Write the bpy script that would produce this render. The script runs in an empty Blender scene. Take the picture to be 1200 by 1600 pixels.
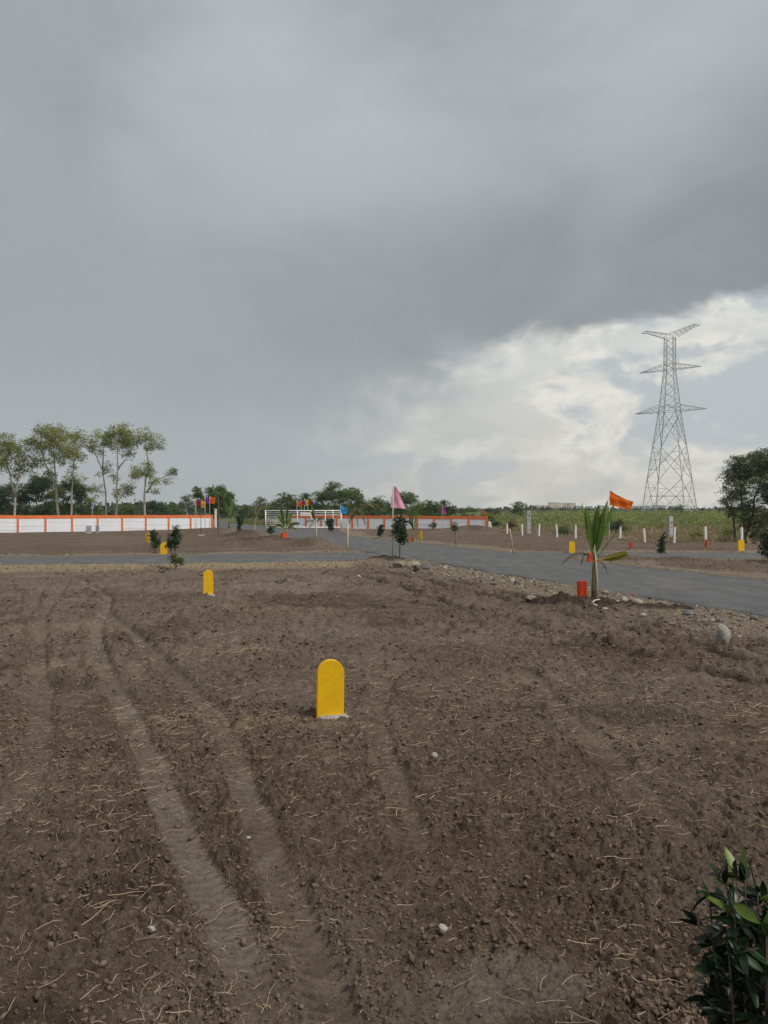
import bpy, math, random
import numpy as np
from math import radians, sin, cos, pi
from mathutils import Vector, Matrix

rng = np.random.default_rng(11)
random.seed(5)
scene = bpy.context.scene
col = scene.collection

# ------------------------------------------------------------------ camera
EYE = 1.80
cam_d = bpy.data.cameras.new('camera')
cam_d.sensor_fit = 'HORIZONTAL'; cam_d.sensor_width = 36.0; cam_d.lens = 36.0
cam_d.clip_start = 0.05; cam_d.clip_end = 8000
cam = bpy.data.objects.new('camera', cam_d); col.objects.link(cam)
cam.location = (0, 0, EYE)
cam.rotation_euler = (radians(90 - 0.143), 0, 0)
scene.camera = cam

# ------------------------------------------------------------------ view
scene.view_settings.view_transform = 'Standard'
scene.view_settings.look = 'None'
scene.view_settings.exposure = 1.08
scene.view_settings.gamma = 1.0
scene.view_settings.use_curve_mapping = False
scene.cycles.use_denoising = True
scene.cycles.denoising_prefilter = 'NONE'
scene.cycles.max_bounces = 6
scene.cycles.transparent_max_bounces = 6

# ------------------------------------------------------------------ sky
SUN_EL, SUN_AZ = radians(54), radians(124)      # azimuth clockwise from +Y
SKY_GAIN = 0.515
world = bpy.data.worlds.new('World'); scene.world = world
world.use_nodes = True
WN = world.node_tree.nodes; WL = world.node_tree.links
for n in list(WN): WN.remove(n)

class NT:
    """tiny helper for building math trees"""
    def __init__(s, tree): s.t = tree
    def new(s, kind, **kw):
        n = s.t.nodes.new(kind)
        for k, v in kw.items(): setattr(n, k, v)
        return n
    def link(s, a, b): s.t.links.new(a, b)
    def put(s, sock, v):
        if hasattr(v, 'is_output') or isinstance(v, bpy.types.NodeSocket): s.link(v, sock)
        else: sock.default_value = v
    def m(s, op, a, b=0.0, c=None, clamp=False):
        n = s.new('ShaderNodeMath', operation=op, use_clamp=clamp)
        s.put(n.inputs[0], a); s.put(n.inputs[1], b)
        if c is not None: s.put(n.inputs[2], c)
        return n.outputs[0]
    def ss(s, v, a, b, lo=0.0, hi=1.0, kind='SMOOTHSTEP'):
        n = s.new('ShaderNodeMapRange', interpolation_type=kind)
        s.put(n.inputs['Value'], v); s.put(n.inputs['From Min'], a); s.put(n.inputs['From Max'], b)
        s.put(n.inputs['To Min'], lo); s.put(n.inputs['To Max'], hi)
        return n.outputs[0]
    def mix(s, f, a, b, blend='MIX'):
        n = s.new('ShaderNodeMix', data_type='RGBA', blend_type=blend)
        s.put(n.inputs[0], f)
        for i, v in ((6, a), (7, b)):
            if isinstance(v, tuple) and len(v) == 3: v = v + (1,)
            s.put(n.inputs[i], v)
        return n.outputs[2]
    def noise(s, vec, scale, detail=4, rough=0.5, dist=0.0, dim='3D'):
        n = s.new('ShaderNodeTexNoise', noise_dimensions=dim)
        if vec is not None: s.link(vec, n.inputs['Vector'])
        n.inputs['Scale'].default_value = scale; n.inputs['Detail'].default_value = detail
        n.inputs['Roughness'].default_value = rough; n.inputs['Distortion'].default_value = dist
        return n.outputs[0]

W = NT(world.node_tree)
tc = W.new('ShaderNodeTexCoord')
sep = W.new('ShaderNodeSeparateXYZ'); W.link(tc.outputs['Generated'], sep.inputs[0])
dx, dy, dz = sep.outputs
# flattened coordinates make the cloud forms wider than tall
comb = W.new('ShaderNodeCombineXYZ')
W.link(dx, comb.inputs[0]); W.link(dy, comb.inputs[1]); W.put(comb.inputs[2], W.m('MULTIPLY', dz, 1.7))
cv = comb.outputs[0]
nbig = W.noise(cv, 2.3, 5, 0.5, 0.4)
nmid = W.noise(cv, 6.5, 6, 0.55, 0.6)
nfin = W.noise(cv, 15.0, 6, 0.6, 0.4)
# the rain cloud is a flat layer; its edge is a straight front, roughened by noise
e = W.m('ADD', W.m('MULTIPLY', dx, 0.792), W.m('MULTIPLY', dy, 0.611))
e = W.m('SUBTRACT', e, W.m('MULTIPLY', dz, 3.38))
edge = W.m('ADD', e, W.m('MULTIPLY', W.m('SUBTRACT', nmid, 0.5), 0.32))
edge = W.m('ADD', edge, W.m('MULTIPLY', W.m('SUBTRACT', nfin, 0.5), 0.14))
az = W.m('ARCTAN2', dx, dy)
open_side = W.ss(W.m('ADD', az, W.m('MULTIPLY', W.m('SUBTRACT', nmid, 0.5), 0.5)), -0.16, 0.26)
edge_soft = W.ss(az, -0.25, 0.3, 0.30, 0.045)
front = W.ss(edge, W.m('MULTIPLY', edge_soft, -0.8), edge_soft)
bright_mask = W.m('MULTIPLY', front, open_side)
# under side of the rain cloud
belly = W.ss(e, -1.15, -0.02)
belly = W.m('MULTIPLY', belly, W.ss(az, -0.5, 0.22, 0.45, 1.0))
dark = W.mix(belly, (0.380, 0.414, 0.432), (0.246, 0.266, 0.278))
dark = W.mix(W.ss(nbig, 0.34, 0.66), W.mix(1.0, dark, (0.82, 0.83, 0.84), 'MULTIPLY'), W.mix(1.0, dark, (1.13, 1.125, 1.12), 'MULTIPLY'))
dark = W.mix(W.ss(nmid, 0.3, 0.75, 0, 0.16), dark, (0.455, 0.470, 0.490))
# rain curtain to the left, paler towards the horizon
rain = W.mix(W.ss(dz, 0.0, 0.34), (0.392, 0.426, 0.443), (0.283, 0.318, 0.340))
left = W.m('SUBTRACT', 1.0, W.ss(az, -0.42, 0.05))
low = W.ss(dz, 0.42, 0.03)
dark = W.mix(W.m('MULTIPLY', W.m('MAXIMUM', left, low), W.ss(dz, 0.62, 0.1)), dark, rain)
# bright gap: nishita sky far behind, cream haze, blue-grey cumulus with pale rims
sky = W.new('ShaderNodeTexSky', sky_type='NISHITA')
sky.sun_disc = False; sky.sun_elevation = SUN_EL; sky.sun_rotation = SUN_AZ
sky.air_density = 1.2; sky.dust_density = 3.0
skyc = W.mix(1.0, sky.outputs[0], (0.085, 0.085, 0.085), 'MULTIPLY')
cum = W.new('ShaderNodeCombineXYZ')
W.put(cum.inputs[0], dx); W.put(cum.inputs[1], dy); W.put(cum.inputs[2], W.m('ADD', W.m('MULTIPLY', dz, 1.9), 1.37))
n1 = W.noise(cum.outputs[0], 5.2, 7, 0.53, 0.35)
n2 = W.noise(cum.outputs[0], 9.0, 8, 0.6, 0.5)
nn = W.m('ADD', n1, W.m('MULTIPLY', W.m('SUBTRACT', n2, 0.5), 0.42))
body = W.ss(nn, 0.45, 0.57)
rim = W.m('MULTIPLY', W.ss(nn, 0.36, 0.48), W.ss(nn, 0.54, 0.48))
body = W.m('MULTIPLY', body, W.ss(dz, 0.0, 0.09, 0.15, 1.0))
cream = W.mix(W.ss(dz, 0.0, 0.3), (0.640, 0.620, 0.570), (0.600, 0.615, 0.605))
cream = W.mix(W.ss(n2, 0.50, 0.72, 0.0, 0.75), cream, (0.75, 0.735, 0.665))
cream = W.mix(0.12, cream, skyc)
cream = W.mix(W.m('MULTIPLY', rim, W.ss(nfin, 0.35, 0.65, 0.15, 0.75)), cream, (0.83, 0.805, 0.72))
brightc = W.mix(W.m('MULTIPLY', body, 0.85), cream, (0.430, 0.482, 0.520))
final = W.mix(bright_mask, dark, brightc)
# below the horizon: dull ground tone
final = W.mix(W.ss(dz, -0.01, -0.06), final, (0.16, 0.14, 0.12))
bg = W.new('ShaderNodeBackground'); W.link(final, bg.inputs[0]); bg.inputs[1].default_value = SKY_GAIN
wo = W.new('ShaderNodeOutputWorld'); W.link(bg.outputs[0], wo.inputs[0])

# ------------------------------------------------------------------ sun behind the cloud
sd = bpy.data.lights.new('sun', 'SUN'); sd.energy = 1.5; sd.angle = radians(28); sd.color = (1.0, 0.95, 0.88)
sun = bpy.data.objects.new('sun', sd); col.objects.link(sun)
sdir = Vector((sin(SUN_AZ) * cos(SUN_EL), cos(SUN_AZ) * cos(SUN_EL), sin(SUN_EL)))
sun.rotation_euler = sdir.to_track_quat('Z', 'Y').to_euler()
sun.location = (20, 20, 60)

# ------------------------------------------------------------------ materials
def new_mat(name):
    m = bpy.data.materials.new(name); m.use_nodes = True
    nt = m.node_tree; b = nt.nodes['Principled BSDF']
    return m, NT(nt), b

def coat(name, colr, rough=0.7, var=0.12, scale=8.0, bump=0.0, dirt=None, dirt_amt=0.0, metal=0.0, spec=0.3):
    m, T, b = new_mat(name)
    c = T.new('ShaderNodeTexCoord')
    f = T.noise(c.outputs['Object'], scale, 5, 0.6)
    lo = tuple(max(0, v * (1 - var)) for v in colr); hi = tuple(min(1, v * (1 + var)) for v in colr)
    cc = T.mix(T.ss(f, 0.3, 0.7), lo, hi)
    if dirt:
        f2 = T.noise(c.outputs['Object'], scale * 0.45, 6, 0.65, 0.6)
        cc = T.mix(T.ss(f2, 0.48, 0.72, 0, dirt_amt), cc, dirt)
    T.link(cc, b.inputs['Base Color'])
    b.inputs['Roughness'].default_value = rough; b.inputs['Metallic'].default_value = metal
    b.inputs['Specular IOR Level'].default_value = spec
    if bump:
        bn = T.new('ShaderNodeBump'); bn.inputs['Strength'].default_value = bump; bn.inputs['Distance'].default_value = 0.02
        T.link(T.noise(c.outputs['Object'], scale * 4, 5, 0.6), bn.inputs['Height']); T.link(bn.outputs[0], b.inputs['Normal'])
    return m

def leafy(name, dark, light, rough=0.55, trans=0.35, spec=0.25, tip=None):
    m, T, b = new_mat(name)
    a = T.new('ShaderNodeAttribute', attribute_name='tint')
    cc = T.mix(a.outputs['Fac'], dark, light)
    if tip:
        cc = T.mix(T.ss(a.outputs['Fac'], 0.90, 0.98), cc, tip)
    T.link(cc, b.inputs['Base Color']); b.inputs['Roughness'].default_value = rough
    b.inputs['Specular IOR Level'].default_value = spec
    tr = T.new('ShaderNodeBsdfTranslucent'); T.link(cc, tr.inputs[0])
    mx = T.new('ShaderNodeMixShader'); mx.inputs[0].default_value = trans
    T.link(b.outputs[0], mx.inputs[1]); T.link(tr.outputs[0], mx.inputs[2])
    T.link(mx.outputs[0], T.t.nodes['Material Output'].inputs[0])
    return m

M = {}
M['yellow'] = coat('yellow_paint', (0.76, 0.44, 0.008), 0.45, 0.07, 9, 0.15, (0.30, 0.18, 0.03), 0.5)
M['concrete'] = coat('concrete_foot', (0.30, 0.28, 0.26), 0.9, 0.2, 20, 0.5)
M['orange_peg'] = coat('orange_peg_paint', (0.68, 0.065, 0.012), 0.55, 0.1, 14, 0.2, (0.30, 0.08, 0.03), 0.5)
M['red_peg'] = coat('red_peg_paint', (0.52, 0.06, 0.035), 0.6, 0.1, 14, 0.2)
M['wall_white'] = coat('white_limewash', (0.76, 0.78, 0.82), 0.85, 0.07, 3, 0.25, (0.42, 0.40, 0.40), 0.35)
M['wall_orange'] = coat('orange_wall_paint', (0.72, 0.185, 0.055), 0.8, 0.1, 2.5, 0.2, (0.52, 0.17, 0.09), 0.5)
M['white'] = coat('white_enamel', (0.80, 0.80, 0.79), 0.5, 0.06, 6, 0.0, (0.45, 0.40, 0.35), 0.4)
M['post_red'] = coat('red_post_tip', (0.42, 0.05, 0.045), 0.7, 0.15, 10)
M['slab'] = coat('weathered_slab', (0.40, 0.38, 0.38), 0.9, 0.2, 5, 0.4, (0.20, 0.17, 0.16), 0.7)
M['mark'] = coat('faded_dark_paint', (0.14, 0.09, 0.09), 0.9, 0.3, 12)
M['steel'] = coat('galvanised_steel', (0.42, 0.42, 0.405), 0.6, 0.12, 0.6, 0.0, metal=0.2)
M['pole_white'] = coat('pale_pole', (0.55, 0.54, 0.50), 0.6, 0.15, 5)
M['pole_dark'] = coat('brown_pole', (0.14, 0.10, 0.075), 0.8, 0.2, 6)
M['bark_pale'] = coat('pale_bark', (0.38, 0.34, 0.28), 0.9, 0.25, 3, 0.6, (0.17, 0.13, 0.10), 0.8)
M['bark_dark'] = coat('dark_bark', (0.075, 0.058, 0.045), 0.9, 0.3, 4, 0.6)
M['wood'] = coat('bamboo_stake', (0.40, 0.30, 0.18), 0.8, 0.2, 9, 0.3, (0.20, 0.13, 0.08), 0.6)
M['stick'] = coat('peeled_stick', (0.50, 0.42, 0.31), 0.8, 0.2, 16, 0.3, (0.28, 0.2, 0.13), 0.5)
M['rock'] = coat('rubble_rock', (0.26, 0.215, 0.165), 0.95, 0.28, 7, 0.8, (0.13, 0.11, 0.10), 0.6)
M['rock_grey'] = coat('grey_basalt_rock', (0.13, 0.12, 0.12), 0.9, 0.25, 8, 0.8, (0.22, 0.19, 0.16), 0.5)
M['rock_pale'] = coat('pale_limestone', (0.33, 0.31, 0.26), 0.95, 0.15, 9, 0.7, (0.25, 0.21, 0.16), 0.5)
M['plastic_white'] = coat('white_plastic', (0.70, 0.69, 0.66), 0.5, 0.05, 20)
M['rubber'] = coat('black_hose', (0.018, 0.018, 0.02), 0.6, 0.2, 20)
M['brick_red'] = coat('brick_shard', (0.26, 0.07, 0.05), 0.9, 0.2, 20, 0.5)
M['building'] = coat('cream_facade', (0.66, 0.55, 0.40), 0.9, 0.06, 0.15)
M['building_grey'] = coat('grey_facade', (0.42, 0.42, 0.40), 0.9, 0.06, 0.15)
M['window_dark'] = coat('dark_window', (0.16, 0.16, 0.16), 0.4, 0.1, 0.5)
M['fern'] = leafy('feathery_green', (0.052, 0.090, 0.028), (0.182, 0.259, 0.078))
M['olive'] = leafy('olive_green', (0.110, 0.140, 0.036), (0.370, 0.390, 0.110), 0.6, 0.45)
M['dark_leaf'] = leafy('dark_green', (0.033, 0.063, 0.030), (0.089, 0.149, 0.059))
M['grey_leaf'] = leafy('grey_green', (0.063, 0.087, 0.042), (0.161, 0.196, 0.091))
M['tree_leaf'] = leafy('tamarisk_green', (0.052, 0.078, 0.034), (0.150, 0.190, 0.085))
M['sapling_leaf'] = leafy('glossy_sapling_green', (0.013, 0.036, 0.013), (0.046, 0.098, 0.029), 0.35, 0.2, 0.5)
M['light_leaf'] = leafy('young_green', (0.075, 0.106, 0.027), (0.188, 0.237, 0.062))
M['palm_green'] = leafy('palm_green', (0.066, 0.132, 0.022), (0.216, 0.324, 0.060), 0.4, 0.3, 0.4)
M['palm_yellow'] = leafy('palm_yellowing', (0.20, 0.19, 0.03), (0.42, 0.34, 0.05), 0.45, 0.3, 0.4)
M['palm_dry'] = leafy('palm_dry', (0.17, 0.125, 0.07), (0.34, 0.265, 0.155), 0.7, 0.25)
M['dry_frond'] = leafy('drying_olive_frond', (0.13, 0.12, 0.05), (0.26, 0.23, 0.11), 0.6, 0.3)
M['grass'] = leafy('field_grass', (0.140, 0.187, 0.055), (0.345, 0.365, 0.131), 0.7, 0.4)
M['dry_grass'] = leafy('dry_grass', (0.20, 0.155, 0.085), (0.40, 0.32, 0.19), 0.8, 0.3)
M['straw'] = leafy('straw', (0.24, 0.175, 0.110), (0.47, 0.37, 0.25), 0.7, 0.15)
M['far_leaf'] = leafy('far_green', (0.068, 0.088, 0.054), (0.142, 0.169, 0.101), 0.8, 0.3)
def cloth_mat(name, c):
    m = leafy(name, tuple(v * 0.9 for v in c), c, 0.75, 0.45, 0.15)
    return m
for k, c in dict(pink=(0.90, 0.44, 0.58), orange=(0.80, 0.16, 0.012), blue=(0.06, 0.34, 0.78), magenta=(0.55, 0.08, 0.42),
                 purple=(0.22, 0.05, 0.34), lilac=(0.42, 0.38, 0.62), yellow=(0.75, 0.50, 0.03), maroon=(0.36, 0.025, 0.06)).items():
    M['cloth_' + k] = cloth_mat(k + '_cloth', c)

# soil: colour by what lies on the ground there (attributes written on the mesh)
def soil_material():
    m, T, b = new_mat('tilled_soil')
    c = T.new('ShaderNodeTexCoord'); v = c.outputs['Object']
    att = lambda nme: T.new('ShaderNodeAttribute', attribute_name=nme).outputs['Fac']
    n1 = T.noise(v, 0.55, 5, 0.6, 0.3); n2 = T.noise(v, 9.0, 6, 0.65); n3 = T.noise(v, 55.0, 4, 0.6)
    soil = T.mix(T.ss(n1, 0.3, 0.7), (0.094, 0.063, 0.044), (0.127, 0.090, 0.065))
    soil = T.mix(T.ss(n2, 0.35, 0.75), soil, (0.139, 0.102, 0.075))
    soil = T.mix(T.ss(n3, 0.52, 0.72, 0, 0.8), soil, (0.189, 0.145, 0.108))
    soil = T.mix(T.ss(T.noise(v, 30.0, 5, 0.7), 0.50, 0.36, 0, 0.75), soil, (0.055, 0.037, 0.026))
    soil = T.mix(T.ss(T.noise(v, 3.6, 7, 0.78, 0.5), 0.54, 0.38, 0, 0.7), soil, (0.063, 0.042, 0.030))
    soil = T.mix(T.ss(T.noise(v, 5.5, 7, 0.8, 0.4), 0.54, 0.68, 0, 0.6), soil, (0.190, 0.152, 0.118))
    soil = T.mix(att('damp_dark'), soil, (0.037, 0.025, 0.019))
    dustc = T.mix(T.ss(n2, 0.3, 0.7), (0.166, 0.133, 0.106), (0.225, 0.187, 0.153))
    soil = T.mix(T.m('MULTIPLY', att('dust'), T.ss(n1, 0.15, 0.6, 0.45, 1.0)), soil, dustc)
    vo = T.new('ShaderNodeTexVoronoi', feature='F1'); T.link(v, vo.inputs['Vector']); vo.inputs['Scale'].default_value = 16
    gr = T.mix(T.ss(n2, 0.3, 0.7), (0.160, 0.123, 0.090), (0.255, 0.205, 0.153))
    gr = T.mix(0.35, gr, T.mix(1.0, gr, vo.outputs['Color'], 'MULTIPLY'))
    soil = T.mix(att('gravel'), soil, gr)
    sl = T.mix(T.ss(n2, 0.35, 0.65), (0.22, 0.165, 0.10), (0.34, 0.265, 0.17))
    soil = T.mix(T.m('MULTIPLY', att('dry'), T.ss(n3, 0.3, 0.7, 0.2, 1.0)), soil, sl)
    gn = T.mix(T.ss(T.noise(v, 0.16, 6, 0.65), 0.35, 0.65), (0.075, 0.092, 0.030), (0.140, 0.140, 0.055))
    soil = T.mix(att('green'), soil, gn)
    clay = T.mix(T.ss(n2, 0.3, 0.7), (0.145, 0.115, 0.092), (0.220, 0.182, 0.150))
    soil = T.mix(T.m('MULTIPLY', att('clay'), T.ss(n3, 0.3, 0.6, 0.25, 0.9)), soil, clay)
    T.link(soil, b.inputs['Base Color']); b.inputs['Roughness'].default_value = 0.95
    b.inputs['Specular IOR Level'].default_value = 0.12
    bn = T.new('ShaderNodeBump'); bn.inputs['Strength'].default_value = 1.0; bn.inputs['Distance'].default_value = 0.018
    T.link(T.m('ADD', T.noise(v, 60.0, 6, 0.75), T.noise(v, 14.0, 4, 0.65)), bn.inputs['Height']); T.link(bn.outputs[0], b.inputs['Normal'])
    return m
M['soil'] = soil_material()

def clod_material():
    m, T, b = new_mat('soil_clod')
    a = T.new('ShaderNodeAttribute', attribute_name='tint')
    c = T.new('ShaderNodeTexCoord')
    cc = T.mix(a.outputs['Fac'], (0.098, 0.068, 0.048), (0.166, 0.122, 0.089))
    T.link(T.mix(T.ss(T.noise(c.outputs['Object'], 60, 4, 0.6), 0.4, 0.7, 0, 0.4), cc, (0.131, 0.103, 0.079)), b.inputs['Base Color'])
    b.inputs['Roughness'].default_value = 0.95; b.inputs['Specular IOR Level'].default_value = 0.12
    return m
M['clod'] = clod_material()
def gravel_material():
    m, T, b = new_mat('gravel_chips')
    a = T.new('ShaderNodeAttribute', attribute_name='tint')
    r = T.new('ShaderNodeValToRGB'); el = r.color_ramp.elements
    el[0].color = (0.095, 0.077, 0.062, 1); el[1].color = (0.38, 0.325, 0.255, 1); el[1].position = 1.0
    k = el.new(0.55); k.color = (0.225, 0.180, 0.135, 1)
    T.link(a.outputs['Fac'], r.inputs[0]); T.link(r.outputs[0], b.inputs['Base Color'])
    b.inputs['Roughness'].default_value = 0.9; b.inputs['Specular IOR Level'].default_value = 0.2
    return m
M['gravel'] = gravel_material()

def asphalt_material():
    m, T, b = new_mat('asphalt')
    c = T.new('ShaderNodeTexCoord'); v = c.outputs['Object']
    mp = T.new('ShaderNodeMapping'); T.link(v, mp.inputs[0]); mp.inputs['Rotation'].default_value = (0, 0, radians(-19.6)); mp.inputs['Scale'].default_value = (1.0, 0.12, 1)
    st = T.noise(mp.outputs[0], 3.0, 5, 0.6, 0.2); n = T.noise(v, 1.1, 6, 0.6); f = T.noise(v, 70, 4, 0.7)
    cc = T.mix(T.ss(n, 0.3, 0.7), (0.078, 0.080, 0.082), (0.104, 0.106, 0.107))
    cc = T.mix(T.ss(st, 0.45, 0.75, 0, 0.6), cc, (0.135, 0.132, 0.126))
    cc = T.mix(T.ss(st, 0.5, 0.25, 0, 0.5), cc, (0.062, 0.063, 0.066))
    cc = T.mix(T.ss(f, 0.5, 0.75, 0, 0.6), cc, (0.175, 0.170, 0.160))
    cc = T.mix(T.ss(T.noise(v, 0.45, 7, 0.72, 0.8), 0.50, 0.70, 0, 0.6), cc, (0.155, 0.138, 0.118))
    cc = T.mix(T.ss(T.noise(v, 4.0, 7, 0.75), 0.52, 0.66, 0, 0.7), cc, (0.052, 0.052, 0.055))
    cc = T.mix(T.new('ShaderNodeAttribute', attribute_name='edge').outputs['Fac'], cc, (0.042, 0.042, 0.044))
    T.link(cc, b.inputs['Base Color']); b.inputs['Roughness'].default_value = 0.85; b.inputs['Specular IOR Level'].default_value = 0.2
    bn = T.new('ShaderNodeBump'); bn.inputs['Strength'].default_value = 0.6; bn.inputs['Distance'].default_value = 0.006
    T.link(f, bn.inputs['Height']); T.link(bn.outputs[0], b.inputs['Normal'])
    return m
M['asphalt'] = asphalt_material()

# ------------------------------------------------------------------ object helpers
def tag(o, label=None, cat=None, group=None, kind=None):
    if label: o['label'] = label
    if cat: o['category'] = cat
    if group: o['group'] = group
    if kind: o['kind'] = kind
    return o

def thing(name, label, cat, loc, rz=0.0, group=None):
    o = bpy.data.objects.new(name, None); col.objects.link(o)
    o.empty_display_size = 0.2
    o.location = loc; o.rotation_euler = (0, 0, rz)
    return tag(o, label, cat, group)

def mesh_obj(name, me, mat=None, parent=None, loc=None):
    o = bpy.data.objects.new(name, me); col.objects.link(o)
    if mat is not None and not me.materials: me.materials.append(M[mat] if isinstance(mat, str) else mat)
    if parent is not None: o.parent = parent
    if loc is not None: o.location = loc
    return o

def np_mesh(name, V, Fq, smooth=False, **attrs):
    """V (n,3); Fq (m,k) all the same size k"""
    V = np.asarray(V, np.float32); Fq = np.asarray(Fq, np.int32)
    me = bpy.data.meshes.new(name)
    k = Fq.shape[1]
    me.vertices.add(len(V)); me.vertices.foreach_set('co', V.ravel())
    me.loops.add(Fq.size); me.loops.foreach_set('vertex_index', Fq.ravel())
    me.polygons.add(len(Fq)); me.polygons.foreach_set('loop_start', np.arange(0, Fq.size, k, dtype=np.int32))
    if smooth: me.polygons.foreach_set('use_smooth', np.ones(len(Fq), bool))
    for a, d in attrs.items():
        at = me.attributes.new(a, 'FLOAT', 'POINT'); at.data.foreach_set('value', np.asarray(d, np.float32))
    me.update(calc_edges=True); me.validate()
    return me

class MB:
    def __init__(s): s.v = []; s.f = []; s.t = []
    def add(s, vs, fs, tint=0.5):
        b = len(s.v); s.v += [tuple(v) for v in vs]; s.f += [[i + b for i in f] for f in fs]; s.t += [tint] * len(vs)
    def box(s, x0, x1, y0, y1, z0, z1, tint=0.5):
        s.add([(x0, y0, z0), (x1, y0, z0), (x1, y1, z0), (x0, y1, z0), (x0, y0, z1), (x1, y0, z1), (x1, y1, z1), (x0, y1, z1)],
              [(0, 3, 2, 1), (4, 5, 6, 7), (0, 1, 5, 4), (1, 2, 6, 5), (2, 3, 7, 6), (3, 0, 4, 7)], tint)
    def tube(s, pts, rad, n=6, tint=0.5):
        pts = [Vector(p) for p in pts]
        if not hasattr(rad, '__len__'): rad = [rad] * len(pts)
        up = Vector((0.31, 0.2, 0.93)) if abs((pts[-1] - pts[0]).normalized().z) < 0.9 else Vector((1, 0.1, 0))
        rings = []
        for i, p in enumerate(pts):
            d = (pts[min(i + 1, len(pts) - 1)] - pts[max(i - 1, 0)]).normalized()
            a = d.cross(up).normalized(); b = d.cross(a).normalized()
            rings.append([p + (a * cos(2 * pi * k / n) + b * sin(2 * pi * k / n)) * rad[i] for k in range(n)])
        vs = [v for r in rings for v in r]; fs = []
        for i in range(len(pts) - 1):
            for k in range(n):
                fs.append((i * n + k, i * n + (k + 1) % n, (i + 1) * n + (k + 1) % n, (i + 1) * n + k))
        fs.append(tuple(range(n - 1, -1, -1))); fs.append(tuple((len(pts) - 1) * n + k for k in range(n)))
        s.add(vs, fs, tint)
    def build(s, name, mat, parent=None, smooth=False, loc=None):
        me = bpy.data.meshes.new(name); me.from_pydata(s.v, [], s.f)
        a = me.attributes.new('tint', 'FLOAT', 'POINT'); a.data.foreach_set('value', s.t)
        if smooth:
            for p in me.polygons: p.use_smooth = True
        return mesh_obj(name, me, mat, parent, loc)

def bevel_box(x, y, z, bev=0.01, z0=0.0):
    """box with chamfered edges as vertex/face lists, base at z0"""
    import bmesh
    bm = bmesh.new(); bmesh.ops.create_cube(bm, size=1)
    for v in bm.verts: v.co = Vector((v.co.x * x, v.co.y * y, (v.co.z + 0.5) * z + z0))
    bmesh.ops.bevel(bm, geom=bm.edges[:], offset=bev, segments=2, affect='EDGES')
    me = bpy.data.meshes.new('m'); bm.to_mesh(me); bm.free()
    return me

# ------------------------------------------------------------------ noise in numpy
def hsh(ix, iy, seed):
    h = (ix.astype(np.int64) * 374761393 + iy.astype(np.int64) * 668265263 + seed * 1442695041) & 0xFFFFFFFF
    h = ((h ^ (h >> 13)) * 1274126177) & 0xFFFFFFFF
    h = ((h ^ (h >> 16)) * 2246822519) & 0xFFFFFFFF
    return ((h ^ (h >> 15)) & 0xFFFFFF) / float(0x1000000)

def vn(x, y, seed):
    ix = np.floor(x); iy = np.floor(y); fx = x - ix; fy = y - iy
    fx = fx * fx * fx * (fx * (fx * 6 - 15) + 10); fy = fy * fy * fy * (fy * (fy * 6 - 15) + 10)
    a = hsh(ix, iy, seed); b = hsh(ix + 1, iy, seed); c = hsh(ix, iy + 1, seed); d = hsh(ix + 1, iy + 1, seed)
    return (a + (b - a) * fx) * (1 - fy) + (c + (d - c) * fx) * fy - 0.5

def fbm(x, y, scale, seed, octv=4, gain=0.55):
    r = 0.0; amp = 1.0
    for i in range(octv):
        r = r + amp * vn(x / scale + 17.3 * i, y / scale - 9.1 * i, seed + i); scale *= 0.47; amp *= gain
    return r

def clods(x, y, cell, seed, rmin=0.25, rmax=0.62, keep=0.8):
    gx = np.floor(x / cell); gy = np.floor(y / cell); out = np.zeros_like(x)
    for i in (-1, 0, 1):
        for j in (-1, 0, 1):
            cx = gx + i; cy = gy + j
            h0 = hsh(cx, cy, seed)
            px = (cx + 0.1 + 0.8 * hsh(cx, cy, seed + 1)) * cell; py = (cy + 0.1 + 0.8 * hsh(cx, cy, seed + 2)) * cell
            r = (rmin + (rmax - rmin) * h0 * h0) * cell
            an = hsh(cx, cy, seed + 3) * 6.283; ca = np.cos(an); sa = np.sin(an)
            ddx = x - px; ddy = y - py
            u = (ddx * ca + ddy * sa); w = (-ddx * sa + ddy * ca) * 1.45
            d2 = (u * u + w * w) / (r * r)
            v = np.where(hsh(cx, cy, seed + 4) < keep, r * np.power(np.maximum(0, 1 - d2), 0.4), 0)
            out = np.maximum(out, v)
    return out

def cracks(x, y, cell, seed):
    gx = np.floor(x / cell); gy = np.floor(y / cell); d1 = np.full_like(x, 9e9); d2 = np.full_like(x, 9e9)
    for i in (-1, 0, 1):
        for j in (-1, 0, 1):
            cx = gx + i; cy = gy + j
            px = (cx + hsh(cx, cy, seed)) * cell; py = (cy + hsh(cx, cy, seed + 1)) * cell
            d = np.hypot(x - px, y - py)
            d2 = np.where(d < d1, d1, np.minimum(d2, d)); d1 = np.minimum(d1, d)
    return d2 - d1

def crumb(x, y, cell, seed, tilt=0.9):
    """broken angular crumbs: every cell its own height and slope, dark gaps between"""
    gx = np.floor(x / cell); gy = np.floor(y / cell); d1 = np.full_like(x, 9e9); d2 = np.full_like(x, 9e9); h = np.zeros_like(x)
    for i in (-1, 0, 1):
        for j in (-1, 0, 1):
            cx = gx + i; cy = gy + j
            ox = x - (cx + hsh(cx, cy, seed)) * cell; oy = y - (cy + hsh(cx, cy, seed + 1)) * cell
            d = np.hypot(ox, oy); k = d < d1
            d2 = np.where(k, d1, np.minimum(d2, d)); d1 = np.where(k, d, d1)
            h = np.where(k, (hsh(cx, cy, seed + 2) - 0.5) * cell * 0.55 + tilt * ((hsh(cx, cy, seed + 3) - 0.5) * ox + (hsh(cx, cy, seed + 4) - 0.5) * oy), h)
    return h - 0.35 * cell * (1 - sst(d2 - d1, 0.0, 0.28 * cell))

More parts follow.
